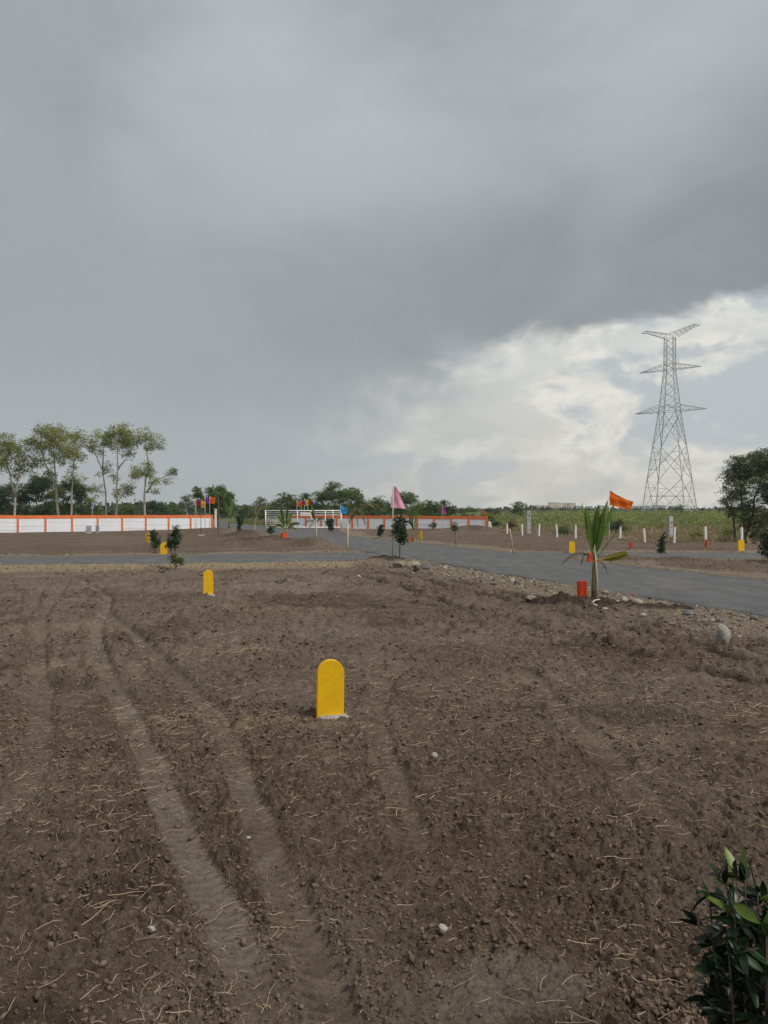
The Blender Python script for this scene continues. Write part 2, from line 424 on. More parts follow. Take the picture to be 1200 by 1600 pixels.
def sst(v, a, b):
    t = np.clip((v - a) / (b - a), 0, 1); return t * t * (3 - 2 * t)

def poly_dist(x, y, pts):
    """distance to a polyline, signed side, arc length"""
    best = np.full_like(x, 9e9); arc = np.zeros_like(x); side = np.zeros_like(x); acc = 0.0
    for (x0, y0), (x1, y1) in zip(pts[:-1], pts[1:]):
        L = math.hypot(x1 - x0, y1 - y0); tx, ty = (x1 - x0) / L, (y1 - y0) / L
        s = np.clip((x - x0) * tx + (y - y0) * ty, 0, L)
        d = np.hypot(x - x0 - s * tx, y - y0 - s * ty)
        k = d < best
        best = np.where(k, d, best); arc = np.where(k, acc + s, arc)
        side = np.where(k, (x - x0) * ty - (y - y0) * tx, side); acc += L
    return best, side, arc

def smooth_path(pts, n=6):
    out = []
    P = [pts[0]] + list(pts) + [pts[-1]]
    for i in range(1, len(P) - 2):
        for k in range(n):
            t = k / n
            q = [0.5 * (2 * P[i][a] + (P[i + 1][a] - P[i - 1][a]) * t + (2 * P[i - 1][a] - 5 * P[i][a] + 4 * P[i + 1][a] - P[i + 2][a]) * t * t
                        + (3 * P[i][a] - P[i - 1][a] - 3 * P[i + 1][a] + P[i + 2][a]) * t ** 3) for a in (0, 1)]
            out.append(tuple(q))
    return out + [tuple(pts[-1])]

# ------------------------------------------------------------------ layout of the plot
ROAD_A = [(18.3, -13.0), (3.38, 28.8), (-2.75, 46.0), (-12.8, 74.0), (-26.0, 111.0), (-60.0, 205.0)]
ROAD_B = [(-60.0, 16.5), (-1.3, 29.4), (4.0, 30.2), (20.0, 30.2), (48.0, 30.6)]
def half_a(s_y, side):      # half width of the diagonal road; opens out before the gate on its right-hand side
    return np.where(side > 0, 2.73 + 3.6 * sst(s_y, 50, 70) * (1 - sst(s_y, 72, 80)), 2.73)
def half_b(xx):
    return 2.75 - 0.7 * sst(xx, 2, 8)

TRACKS = [  # tyre tracks on the plot: path, half width, depth, dust
    ([(-7.36, 18.78), (-5.63, 15.65), (-4.31, 11.49), (-3.09, 8.54), (-2.12, 6.49), (-1.40, 4.88), (-0.98, 3.91), (-0.69, 3.36), (-0.46, 2.83), (-0.30, 2.2)], 0.105, 0.020, 1.0),
    ([(-4.59, 12.86), (-3.41, 10.64), (-2.45, 8.71), (-1.48, 6.69), (-0.87, 4.88), (-0.51, 3.70), (-0.27, 2.99), (-0.10, 2.3)], 0.105, 0.020, 0.6),
    ([(-8.17, 20.00), (-6.18, 14.12), (-4.56, 10.14), (-2.91, 6.49), (-2.24, 4.57), (-2.6, 3.3)], 0.10, 0.008, 0.35),
    ([(-8.49, 20.38), (-7.31, 16.24), (-6.07, 12.13), (-9, 9.0)], 0.10, 0.008, 0.5),
    ([(0.24, 8.89), (-0.05, 7.37), (-0.01, 5.79), (0.08, 4.93), (0.17, 4.13)], 0.10, 0.012, 0.3),
    ([(1.60, 8.37), (1.58, 6.79), (1.63, 5.36), (1.61, 4.21)], 0.10, 0.010, 0.15),
]
FURROWS = [
    ([(-0.70, 20.97), (-0.16, 19.64), (1.22, 14.59), (2.39, 11.49), (3.16, 9.47), (3.93, 7.85), (5.4, 5.6)], 0.085, 0.055),
    ([(0.00, 22.50), (2.13, 16.00), (3.21, 12.86), (4.08, 10.64), (4.44, 8.89), (6.5, 7.0)], 0.08, 0.045),
    ([(0.75, 22.50), (2.67, 16.00), (3.58, 12.63), (4.48, 11.19), (4.80, 9.60), (7.2, 8.0)], 0.085, 0.045),
    ([(-2.87, 15.65), (-1.34, 16.12), (0.26, 15.32), (1.55, 13.25)], 0.07, 0.022),
    ([(-4.12, 18.31), (-1.88, 18.78), (0.00, 18.31)], 0.07, 0.022),
]
TRACKS = [(smooth_path(p), w, d, k) for p, w, d, k in TRACKS]
FURROWS = [(smooth_path(p), w, d) for p, w, d in FURROWS]
MOUNDS = [  # x, y, rx, ry, height, damp
    (3.15, 14.3, 0.75, 0.50, 0.14, 1.0), (4.0, 14.1, 0.95, 0.50, 0.06, 1.0), (4.9, 13.6, 0.8, 0.25, 0.06, 1.0), (0.0, 26.0, 0.9, 0.6, 0.22, 0.9),
    (-8.3, 47.0, 1.6, 2.0, 0.62, 0.5), (-6.4, 43.5, 1.2, 1.4, 0.36, 0.6), (-5.0, 40.3, 1.4, 1.3, 0.26, 0.5), (-3.4, 38.2, 1.5, 1.1, 0.42, 0.35),
    (-10.6, 50.5, 1.5, 1.6, 0.30, 0.3), (-7.3, 40.5, 1.6, 1.0, 0.32, 0.7), (-2.2, 36.0, 0.9, 0.8, 0.2, 0.1), (-14.5, 66.0, 4.0, 2.5, 0.30, 0.1),
    (7.6, 66.0, 2.2, 1.6, 0.55, 0.4), (2.5, 67.0, 3.5, 1.2, 0.22, 0.3), (-4.6, 69.0, 2.5, 1.5, 0.28, 0.1), (10.2, 26.3, 1.4, 1.0, 0.16, 0.3), (13.6, 25.6, 1.3, 0.8, 0.14, 0.8),
    (8.4, 27.3, 0.8, 0.5, 0.18, 0.1), (-6.9, 23.4, 0.4, 0.3, 0.06, 0.3),
]
FENCE = [(9.4, 64.0), (11.0, 58.0), (13.4, 49.0), (17.6, 38.6), (26.0, 20.0)]    # line of white posts

def ground(x, y, detail=True):
    """height and surface attributes of the ground"""
    r = np.hypot(x, y)
    x = np.asarray(x, float); y = np.asarray(y, float)
    dA, sA, _ = poly_dist(x, y, ROAD_A); dB, sB, _ = poly_dist(x, y, ROAD_B)
    ea = dA - half_a(y, sA); eb = dB - half_b(x)             # distance outside each road
    er = np.minimum(ea, eb)
    wob = fbm(x, y, 1.6, 90, 3)
    on_road = 1 - sst(er, -0.12, 0.05)
    # verges of rubble
    near_side = ((sA < 0) & (y < 29)) | (sB > 0)
    vw = np.where((sA < 0) & (y < 28), 2.3, 1.6)
    gravel = (1 - sst(er + wob * 1.1, vw * 0.55, vw)) * sst(er, -0.3, 0.0)
    gravel = np.where((y > 34) & (sA < 0), gravel * 0.6, gravel)
    left_dry = (1 - sst(eb + wob * 1.0, 1.8, 3.4)) * (x < -1) * (sB > 0) * sst(er, -0.2, 0.1)
    # land outside the plot (beyond walls and fence)
    dF, sF, _ = poly_dist(x, y, FENCE)
    right_out = sst(-sF, 0.3, 1.6) * (x > 8) * (y > 12)
    back_out = sst(y - (74.5 - 0.0 * x), 0, 2.0) * (x < 10) + sst(y + 0.74 * (x + 30.5) * -1 - 62, 0, 2) * (x < -16)
    out = np.clip(right_out + np.where(x < 10, back_out, 0) + sst(y, 66, 70) * (x >= 9), 0, 1)
    gpatch = fbm(x, y, 9.0, 40, 4)
    green = out * np.clip(0.02 + 1.2 * gpatch + 0.9 * sst(y, 62, 82), 0, 1)
    dry = np.clip(out * (0.75 - 0.9 * gpatch) * (1 - 0.75 * sst(y, 60, 90)), 0, 1)
    dry = np.maximum(dry, left_dry * 0.95)
    for sx, sy, rx_, ry_, st_ in ((-1.75, 9.6, 0.42, 0.26, 1.0), (-1.35, 6.6, 0.9, 0.10, 0.6), (-0.5, 6.45, 0.8, 0.10, 0.6), (1.45, 8.05, 0.4, 0.25, 0.35), (-3.6, 8.8, 1.2, 0.6, 0.35), (-4.6, 11.5, 1.4, 0.9, 0.35), (-2.4, 13.8, 2.0, 0.7, 0.25), (2.2, 6.0, 0.7, 0.3, 0.25)):
        dry = np.maximum(dry, st_ * sst(np.exp(-((x - sx) / rx_) ** 2 - ((y - sy) / ry_) ** 2) + 0.7 * fbm(x, y, 0.4, 97, 4), 0.4, 0.95))
    soil = np.clip(1 - gravel - on_road - out, 0, 1)
    inner = ((sA < 0) & (sB > 0)).astype(float)               # our own plot
    # broad relief
    z = 0.05 * fbm(x, y, 4.0, 3, 3) * sst(r, 1.5, 6) * (1 - on_road)
    z = z + 0.10 * fbm(x, y, 14.0, 5, 2) * sst(y, 34, 44) * (1 - on_road)
    z = z + 0.05 * gravel - 0.07 * on_road
    z = z + out * 0.12 * fbm(x, y, 5.0, 60, 3)
    z = z + np.exp(-(dF / 0.8) ** 2) * 0.14 * (x > 8)
    z = z + 0.55 * sst(y, 66, 90) * sst(x, 8, 16) + 0.4 * sst(y, 90, 140) * sst(x, 8, 30)
    damp_dark = np.zeros_like(x)
    for mx, my, rx, ry, hh, dm in MOUNDS:
        g = np.exp(-((x - mx) / rx) ** 2 - ((y - my) / ry) ** 2)
        z = z + hh * g * (1 - on_road); damp_dark = np.maximum(damp_dark, dm * sst(g + wob * 0.5, 0.35, 0.7))
    gravel = gravel * (1 - 0.9 * np.clip(damp_dark * 1.3, 0, 1)); soil = np.clip(soil + damp_dark * (1 - on_road) * 0.8, 0, 1)
    dust = 0.30 * sst(fbm(x, y, 2.2, 71, 4), 0.05, 0.5) * soil + 0.35 * soil * sst(-x + 0.25 * y - 0.2, 0, 6) * inner * sst(wob, -0.3, 0.3)
    dust = np.maximum(dust, soil * np.clip(0.04 + 0.7 * fbm(x, y, 1.6, 73, 5), 0, 0.40) * sst(y, 4.5, 9) * (0.35 + 0.65 * inner))
    amp = soil * (0.55 + 0.75 * sst(fbm(x, y, 1.3, 77, 3), -0.35, 0.45)) + 0.25 * out
    rut = np.zeros_like(x)
    if True:
        for pts, w, dep, du in TRACKS:
            xs = [p[0] for p in pts]; ys = [p[1] for p in pts]
            k = (x > min(xs) - 1) & (x < max(xs) + 1) & (y > min(ys) - 1) & (y < max(ys) + 1)
            if not k.any(): continue
            xx = x[k] + 0.05 * vn(x[k] / 0.35, y[k] / 0.35, 31); yy = y[k]
            d, sd_, s = poly_dist(xx, yy, pts)
            band = 1 - sst(d, w * 0.65, w * 1.15)
            lug = ((s + 0.5 * d) / 0.072) % 1.0
            tread = (sst(lug, 0.0, 0.25) * (1 - sst(lug, 0.55, 0.8)) - 0.5) * 0.015
            berm = np.exp(-((d - w * 1.55) / (w * 0.42)) ** 2)
            fade = 0.55 + 0.9 * sst(vn(s / 0.9, s * 0 + 3.1, 33), -0.3, 0.2)
            zz = z[k] - dep * band * fade + tread * band * fade + (dep * 0.9 + 0.006) * berm * (0.5 + 1.2 * vn(s / 0.18, d / 0.1, 35)); amp[k] += 0.35 * berm
            z[k] = zz; tl_ = 0.65 + 35 * tread * fade
            dust[k] = np.maximum(dust[k], du * band * np.clip(tl_, 0.3, 1.1) * np.clip(0.55 + 1.0 * vn(xx / 0.22, yy / 0.22, 36) + 0.4 * sst(vn(s / 0.8, s * 0, 34), -0.2, 0.3), 0, 1))
            amp[k] *= 1 - 0.88 * band; rut[k] = np.maximum(rut[k], band)
        for pts, w, dep in FURROWS:
            xs = [p[0] for p in pts]; ys = [p[1] for p in pts]
            k = (x > min(xs) - 1) & (x < max(xs) + 1) & (y > min(ys) - 1) & (y < max(ys) + 1)
            if not k.any(): continue
            d, sd_, s = poly_dist(x[k] + 0.10 * vn(x[k] / 0.5, y[k] / 0.5, 41), y[k], pts)
            br = 0.30 + 0.70 * sst(vn(s / 0.9, s * 0 + 1.7, 43), -0.35, 0.1)
            cut = np.exp(-((d - 0.0) / w) ** 2) * br; lip = np.exp(-((sd_ + w * 1.9) / (w * 0.9)) ** 2) * br * (0.4 + 1.6 * np.clip(vn(s / 0.22, s * 0 + 0.4, 47) + 0.35, 0, 1))
            z[k] += -dep * cut + dep * 0.9 * lip; damp_dark[k] = np.maximum(damp_dark[k], 0.9 * cut); amp[k] += 0.2 * lip  # groove is also coloured darker, strongest along the middle of the cut
    # cracked clay patch by the camera
    g = np.exp(-((x - 0.50) / 0.34) ** 2 - ((y - 2.86) / 0.22) ** 2)
    clay = sst(g + 0.75 * fbm(x, y, 0.22, 88, 4), 0.30, 0.75) * 0.85
    damp_dark = np.maximum(damp_dark, 0.45 * sst(fbm(x, y, 1.1, 95, 4), 0.22, 0.6) * soil * inner)
    damp_dark = damp_dark * (1 - rut) * (1 - clay); dust = dust * (1 - np.clip(1.4 * damp_dark, 0, 1))
    if detail:
        # clumps of clods; only near enough to be seen
        near = 1 - sst(r, 26, 60)
        wx = x + 0.025 * vn(x / 0.09, y / 0.09, 101); wy = y + 0.025 * vn(x / 0.09, y / 0.09, 102)
        c1 = clods(wx, wy, 0.13, 201, 0.18, 0.55, 0.55); c2 = clods(wx, wy, 0.060, 211, 0.22, 0.66, 0.9); c3 = clods(x, y, 0.030, 221, 0.25, 0.70, 0.95)
        rough = 0.024 * fbm(x, y, 0.16, 110, 5)
        ux = x + 0.020 * fbm(x, y, 0.05, 103, 3); uy = y + 0.020 * fbm(x, y, 0.05, 104, 3)
        k0 = crumb(x + 0.05 * fbm(x, y, 0.14, 105, 4), y + 0.05 * fbm(x, y, 0.14, 106, 4), 0.15, 241); k1 = crumb(ux, uy, 0.075, 251); k2 = crumb(ux, uy, 0.034, 261); k3 = crumb(ux, uy, 0.016, 271)
        z = z + (amp + 0.12 * soil * (1 - rut)) * near * (0.40 * c1 + (0.05 + 0.15 * sst(r, 5, 10)) * k0 + 0.30 * c2 * (1 - sst(r, 8, 13)) + 0.55 * c3 * (1 - sst(r, 5, 8)) + 0.45 * k1 * (1 - sst(r, 10, 16)) + 0.70 * k2 * (1 - sst(r, 6, 9.5)) + 0.85 * k3 * (1 - sst(r, 4.2, 6.5)) + rough * (1.2 + 1.6 * sst(r, 6, 12)) + sst(r, 5, 10) * (0.075 * np.abs(fbm(x, y, 0.42, 170, 4)) + 0.045 * np.abs(fbm(x, y, 0.20, 175, 3)))) * (1 - 0.35 * clay)
        z = z + gravel * near * (0.55 * clods(wx, wy, 0.10, 231, 0.2, 0.6, 0.7) + 0.5 * clods(x, y, 0.045, 235, 0.25, 0.62, 0.85))
        z = z + rut * (0.008 * fbm(x, y, 0.05, 120, 3) + 0.22 * k3)
        cr = cracks(x + 0.05 * fbm(x, y, 0.10, 131, 3), y + 0.05 * fbm(x, y, 0.10, 132, 3), 0.12, 141)
        z = z - clay * 0.030 * (1 - sst(cr, 0.0, 0.010)) * sst(fbm(x, y, 0.2, 160, 2), -0.25, 0.2) + clay * 0.02 * fbm(x, y, 0.12, 150, 3)
    else:
        z = z + amp * (0.018 + 0.028 * sst(r, 5, 10))
    return z, dict(gravel=gravel, green=green, dry=dry, dust=np.clip(dust, 0, 1), damp_dark=damp_dark, clay=clay), amp, er, out

def gz(x, y):
    z, _, _, _, _ = ground(np.array([float(x)]), np.array([float(y)]), False)
    return float(z[0])

# ------------------------------------------------------------------ ground sheet (fine near the plot, reaching the horizon)
def make_ground():
    th = np.radians(np.concatenate([np.arange(-180, -44, 3.0), np.arange(-44, -30, 0.25), np.arange(-30, 30, 0.113), np.arange(30, 44, 0.25), np.arange(44, 180, 3.0)]))
    k = EYE * 768.0
    yp = np.concatenate([np.arange(2900, 620, -60.0), np.arange(620, 530, -3.0), np.arange(530, 6.5, -0.53)])
    r = np.concatenate([k / yp, k / 6.5 * np.power(1.16, np.arange(0, 23))])
    R, TH = np.meshgrid(r, th, indexing='ij')
    x = (R * np.sin(TH)).ravel(); y = (R * np.cos(TH)).ravel()
    z, at, _, _, _ = ground(x, y)
    nr, nt = R.shape
    i = np.arange(nr - 1)[:, None]; j = np.arange(nt)[None, :]; j2 = (j + 1) % nt
    Fq = np.stack([i * nt + j, i * nt + j2, (i + 1) * nt + j2, (i + 1) * nt + j], -1).reshape(-1, 4)
    V = np.stack([x, y, z], 1)
    c = len(V); V = np.vstack([V, [[0, 0, float(z[:nt].mean())]]])
    at = {a: np.append(d, d[0]) for a, d in at.items()}
    # centre is closed with thin quads
    jj = np.arange(0, nt - 1, 2)
    Fc = np.stack([np.full_like(jj, c), jj + 2 - 2 * (jj + 2 >= nt) * 0, jj + 1, jj], 1)
    Fc[:, 1] = (jj + 2) % nt
    me = np_mesh('ground', V, np.vstack([Fq[:, ::-1], Fc]), False, **at)
    o = mesh_obj('ground', me, 'soil'); tag(o, 'brown tilled soil of the open plots', None, None, 'structure')
    return o
make_ground()

# ------------------------------------------------------------------ roads
def ribbon_road(name, path, hw_l, hw_r, z0, step, seed):
    P = np.array(path); seg = np.hypot(*np.diff(P, axis=0).T); cum = np.append(0, np.cumsum(seg))
    s = np.arange(0, cum[-1], step); cx = np.interp(s, cum, P[:, 0]); cy = np.interp(s, cum, P[:, 1])
    tx = np.gradient(cx); ty = np.gradient(cy); L = np.hypot(tx, ty); tx /= L; ty /= L
    nx, ny = ty, -tx                                        # right-hand normal
    us = np.array([-1.0, -0.975, -0.9, -0.75, -0.4, 0, 0.4, 0.75, 0.9, 0.975, 1.0])
    rows = []; ed = []
    for u in us:
        hw = np.where(u < 0, hw_l(cx, cy), hw_r(cx, cy))
        wb = (0.26 * fbm(s, s * 0 + (5 if u < 0 else 9), 1.3, seed, 4) + 0.05 * fbm(s, s * 0 + (2 if u < 0 else 3), 0.3, seed + 4, 2)) * abs(u)
        off = u * (hw + wb)
        X = cx + nx * off; Y = cy + ny * off
        Zv = z0 + 0.035 * (1 - u * u) + 0.012 * fbm(X, Y, 2.0, seed + 9, 2) - (0.09 if abs(u) == 1 else 0)
        rows.append(np.stack([X, Y, Zv], 1)); ed.append(np.full(len(s), 1.0 if abs(u) > 0.98 else (0.8 if abs(u) > 0.97 else (0.35 if abs(u) > 0.88 else 0))) * (0.6 + 0.8 * fbm(s, s * 0 + u, 1.7, seed + 20, 3)))
    V = np.concatenate(rows); n = len(s); k = len(us)
    a = np.arange(n - 1)[None, :]; b = np.arange(k - 1)[:, None]
    Fq = np.stack([b * n + a, (b + 1) * n + a, (b + 1) * n + a + 1, b * n + a + 1], -1).reshape(-1, 4)
    o = mesh_obj(name, np_mesh(name, V, Fq, True, edge=np.clip(np.concatenate(ed), 0, 1)), 'asphalt')
    tag(o, None, None, None, 'structure'); return o
ra = ribbon_road('road', ROAD_A, lambda x, y: np.full_like(x, 2.73), lambda x, y: half_a(y, np.ones_like(y)), 0.030, 0.16, 301)
ra['label'] = 'grey asphalt road running from the right edge to the white gate'
rb = ribbon_road('road', ROAD_B, lambda x, y: half_b(x), lambda x, y: half_b(x), 0.010, 0.16, 331)
rb['label'] = 'grey asphalt cross road running left to right'

# ------------------------------------------------------------------ loose material on the ground
def ico_variants(n, seed, sub=1):
    import bmesh
    out = []
    r = np.random.default_rng(seed)
    for i in range(n):
        bm = bmesh.new(); bmesh.ops.create_icosphere(bm, subdivisions=sub, radius=1)
        V = np.array([v.co[:] for v in bm.verts]); Fq = np.array([[v.index for v in f.verts] for f in bm.faces]); bm.free()
        V *= (1 + r.uniform(-0.42, 0.42, (len(V), 1))); V += r.normal(0, 0.16, V.shape)
        V *= np.array([1.0, r.uniform(0.6, 0.95), r.uniform(0.5, 0.85)])
        out.append((V, Fq))
    return out

def octa_variants(n, seed):
    r = np.random.default_rng(seed); out = []
    for i in range(n):
        V = np.array([(1, 0, 0), (0, 1, 0), (-1, 0, 0), (0, -1, 0), (0, 0, 1), (0, 0, -1)], float)
        V = V * r.uniform(0.7, 1.25, (6, 1)) + r.normal(0, 0.18, V.shape); V *= np.array([1, r.uniform(0.65, 1), r.uniform(0.55, 0.85)])
        a, b, c = r.uniform(-0.7, 0.7, 3); M3 = np.array(Matrix.Rotation(a, 3, 'X'))
        out.append((np.dot(V, M3), np.array([(0, 1, 4), (1, 2, 4), (2, 3, 4), (3, 0, 4), (1, 0, 5), (2, 1, 5), (3, 2, 5), (0, 3, 5)])))
    return out

def scatter(name, variants, pos, size, mat, label, tint, sink=0.25, flat=1.0):
    n = len(pos); which = rng.integers(0, len(variants), n); Vs = []; Fs = []; Ts = []; base = 0
    for k, (V, Fq) in enumerate(variants):
        idx = np.where(which == k)[0]
        if not len(idx): continue
        a = rng.uniform(0, 2 * pi, len(idx)); ca, sa = np.cos(a), np.sin(a)
        S = size[idx][:, None]
        tl = rng.normal(0, 0.25, (len(idx), 2))
        vx = V[None, :, 0] * S; vy = V[None, :, 1] * S; vz = V[None, :, 2] * S * flat
        vz = vz + vx * tl[:, :1] + vy * tl[:, 1:]
        X = vx * ca[:, None] - vy * sa[:, None] + pos[idx, 0:1]; Y = vx * sa[:, None] + vy * ca[:, None] + pos[idx, 1:2]
        Z = vz + pos[idx, 2:3] + S * (0.6 * flat - sink)
        Vs.append(np.stack([X, Y, Z], -1).reshape(-1, 3))
        Fs.append((Fq[None] + (np.arange(len(idx)) * len(V))[:, None, None]).reshape(-1, 3) + base); base += len(idx) * len(V)
        Ts.append(np.repeat(tint[idx], len(V)))
    me = np_mesh(name, np.concatenate(Vs), np.concatenate(Fs), False, tint=np.concatenate(Ts))
    o = mesh_obj(name, me, mat); tag(o, label, name.replace('_', ' '), None, 'stuff'); return o

def fan(n, r0, r1, half=31, power=1.0):
    """random ground points in the view sector, denser near"""
    a = np.radians(rng.uniform(-half, half, n)); u = rng.uniform(0, 1, n) ** power
    r = 1 / (1 / r0 + (1 / r1 - 1 / r0) * u)
    return r * np.sin(a), r * np.cos(a)

def make_clods():
    x, y = fan(95000, 2.2, 15, 38, 1.0); xf, yf = fan(52000, 5.0, 28, 33, 0.66); x = np.append(x, xf); y = np.append(y, yf)
    z, at, amp, er, out = ground(x, y)
    patch = fbm(x, y, 0.55, 402, 3)
    keep = (rng.uniform(0, 1, len(x)) < np.clip(amp * (0.50 + 0.8 * patch), 0.05, 1)) & (er > 0.8) & (at['clay'] < 0.8)
    x, y, z = x[keep], y[keep], z[keep]
    s = np.clip(rng.lognormal(-5.15, 0.55, len(x)), 0.003, 0.020) * (1 + 0.10 * np.maximum(0, np.hypot(x, y) - 4))
    scatter('soil_clods', ico_variants(2, 3) + octa_variants(12, 4), np.stack([x, y, z], 1), s, 'clod', 'loose brown soil clods strewn over the tilled plot', rng.uniform(0, 1, len(x)), 0.3)
make_clods()

def make_gravel():
    xs = []; ys = []
    # along the near verge of the diagonal road, the cross road and the far verges
    def along(path, s0, s1, d0, d1, n):
        P = np.array(path); seg = np.hypot(*np.diff(P, axis=0).T); cum = np.append(0, np.cumsum(seg))
        s = rng.uniform(s0, s1, n); cx = np.interp(s, cum, P[:, 0]); cy = np.interp(s, cum, P[:, 1])
        k = np.clip(np.searchsorted(cum, s) - 1, 0, len(P) - 2); t = (P[k + 1] - P[k]) / seg[k][:, None]
        off = d0 + (d1 - d0) * rng.uniform(0, 1, n) ** 1.3
        xs.append(cx + t[:, 1] * off); ys.append(cy - t[:, 0] * off)
    along(ROAD_A, 18, 44, -2.30, -5.4, 10000)
    along(ROAD_A, 18, 45, -2.72, -4.6, 6000)
    along(ROAD_A, 48, 72, -2.6, -4.2, 2200)
    along(ROAD_B, 36, 62, 2.4, 5.0, 4600)
    along(ROAD_B, 62, 84, 2.0, 4.6, 2600)
    along(ROAD_A, 36, 46, 2.7, 4.6, 900)
    along(ROAD_B, 36, 66, -2.75, -3.6, 1000)
    x = np.concatenate(xs); y = np.concatenate(ys)
    z, at, amp, er, out = ground(x, y)
    z = np.where(er < 0.04, 0.040, z)
    k = (er > -0.45) & (rng.uniform(0, 1, len(x)) < np.where(er > 0.03, (0.22 + 1.0 * at['gravel']) * (1 - at['damp_dark']), 0.45 * np.exp(er / 0.16)))
    x, y, z = x[k], y[k], z[k]
    s = np.clip(rng.lognormal(-3.95, 0.5, len(x)), 0.010, 0.08) * np.where(er[k] < 0.03, 0.55, 1.0)
    scatter('gravel', ico_variants(5, 9) + octa_variants(8, 10), np.stack([x, y, z], 1), s, 'gravel', 'broken stone gravel along the road verges', np.clip(rng.normal(0.5, 0.25, len(x)), 0, 1), 0.32, 0.6)
make_gravel()

def make_straw():
    x1, y1 = fan(9000, 2.3, 22, 40, 0.85)
    z, at, amp, er, out = ground(x1, y1)
    patch = fbm(x1, y1, 0.9, 502, 4) + 0.25 * sst(-x1 + 0.1 * y1, -0.5, 2.0)
    keep = (rng.uniform(0, 1, len(x1)) < np.clip(0.28 + 1.1 * patch, 0.04, 1)) & (er > 0.3)
    x = x1[keep]; y = y1[keep]
    # tufts and swept lines of straw
    cl = []
    for (cx, cy), rx, ry, n in [((-1.72, 9.60), 0.42, 0.22, 260), ((-1.65, 6.59), 0.55, 0.10, 90), ((-0.93, 6.57), 0.6, 0.10, 110), ((-0.32, 6.45), 0.4, 0.09, 70),
                                ((-1.71, 6.12), 0.25, 0.15, 40), ((-1.53, 4.38), 0.20, 0.10, 22), ((-1.32, 3.52), 0.16, 0.08, 16), ((-0.81, 2.89), 0.13, 0.08, 14),
                                ((0.88, 3.21), 0.12, 0.08, 12), ((0.97, 3.36), 0.12, 0.05, 7), ((1.75, 8.06), 0.4, 0.3, 40), ((1.46, 4.38), 0.2, 0.1, 14),
                                ((-1.51, 3.12), 0.12, 0.08, 10), ((0.00, 2.72), 0.2, 0.06, 14), ((-0.46, 2.78), 0.12, 0.06, 9), ((2.29, 5.50), 0.4, 0.2, 30), ((0.12, 7.13), 0.5, 0.3, 40),
                                ((-4.52, 10.64), 1.2, 1.0, 120), ((-2.99, 9.69), 0.8, 0.8, 80), ((1.46, 4.88), 0.4, 0.3, 24), ((-2.68, 5.95), 0.6, 0.5, 60), ((-0.49, 4.88), 0.3, 0.2, 16)]:
        cl.append(np.stack([rng.normal(cx, rx * 0.6, n), rng.normal(cy, ry * 0.6, n)], 1))
    xm, ym = fan(21000, 4.5, 30, 33, 0.62); _, _, _, erm, outm = ground(xm, ym, False)
    km = (erm > 0.3) & (outm < 0.3) & (rng.uniform(0, 1, len(xm)) < np.clip(0.42 + 1.1 * fbm(xm, ym, 1.6, 522, 4) + 0.2 * sst(-xm, -1, 3), 0.05, 1))
    cl.append(np.stack([xm[km], ym[km]], 1))
    cl = np.concatenate(cl); x = np.append(x, cl[:, 0]); y = np.append(y, cl[:, 1])
    n = len(x); z = ground(x, y)[0]
    r = np.hypot(x, y)
    L = np.clip(rng.lognormal(-2.95, 0.55, n), 0.015, 0.15) * (1 + 0.02 * r); w = rng.uniform(0.0005, 0.0014, n) * (1 + 0.10 * np.maximum(0, r - 3))
    a = rng.uniform(0, 2 * pi, n); bend = rng.normal(0, 0.5, n); lift = np.abs(rng.normal(0, 0.10, n)); K = 4
    V = np.zeros((n, K, 2, 3)); T = np.zeros((n, K, 2)); px = x.copy(); py = y.copy()
    kink = rng.normal(0, 0.45, (n, K))
    ang = a.copy()
    for k in range(K):
        zz = z + 0.006 + L * lift * (k / (K - 1)) + rng.uniform(0, 0.008, n)
        nx, ny = -np.sin(ang), np.cos(ang); tap = w * (1.0 if k < K - 1 else 0.5)
        for sgn, q in ((-1, 0), (1, 1)):
            V[:, k, q, 0] = px + nx * tap * sgn; V[:, k, q, 1] = py + ny * tap * sgn; V[:, k, q, 2] = zz + sgn * tap * 0.6
        px = px + np.cos(ang) * L / (K - 1); py = py + np.sin(ang) * L / (K - 1); ang = ang + bend / K + kink[:, k] * 0.6
    b = np.arange(n)[:, None] * (2 * K) + (np.arange(K - 1) * 2)[None, :]
    Fq = np.stack([b, b + 1, b + 3, b + 2], -1).reshape(-1, 4)
    tint = np.repeat(rng.beta(1.6, 1.6, n), 2 * K)
    o = mesh_obj('straw', np_mesh('straw', V.reshape(-1, 3), Fq, False, tint=tint), 'straw')
    tag(o, 'dry crop straw littered over the tilled plot', 'straw', None, 'stuff')
make_straw()

# ------------------------------------------------------------------ foliage helpers
def leaf_mesh(name, P, L, aspect=0.45, updir=0.25, tint=None, seed=0, droop=0.0):
    """P (n,3) leaf bases; each leaf a folded diamond of two faces sharing a midrib"""
    r = np.random.default_rng(seed); n = len(P)
    d = r.normal(0, 1, (n, 3)); d[:, 2] = d[:, 2] * 0.7 + updir - droop; d /= np.linalg.norm(d, axis=1)[:, None]
    q = r.normal(0, 1, (n, 3)); s = np.cross(d, q); s /= np.linalg.norm(s, axis=1)[:, None]; u = np.cross(s, d)
    L = np.asarray(L).reshape(-1, 1) * np.ones((n, 1)); Wd = L * aspect * 0.5
    V = np.stack([P, P + d * L * 0.5 + s * Wd + u * Wd * 0.35, P + d * L, P + d * L * 0.5 - s * Wd + u * Wd * 0.35], 1).reshape(-1, 3)
    b = np.arange(n)[:, None] * 4
    Fq = np.concatenate([b + np.array([0, 1, 2]), b + np.array([0, 2, 3])])
    t = r.beta(1.5, 1.8, n) if tint is None else tint
    return np_mesh(name, V, Fq, False, tint=np.repeat(t, 4))

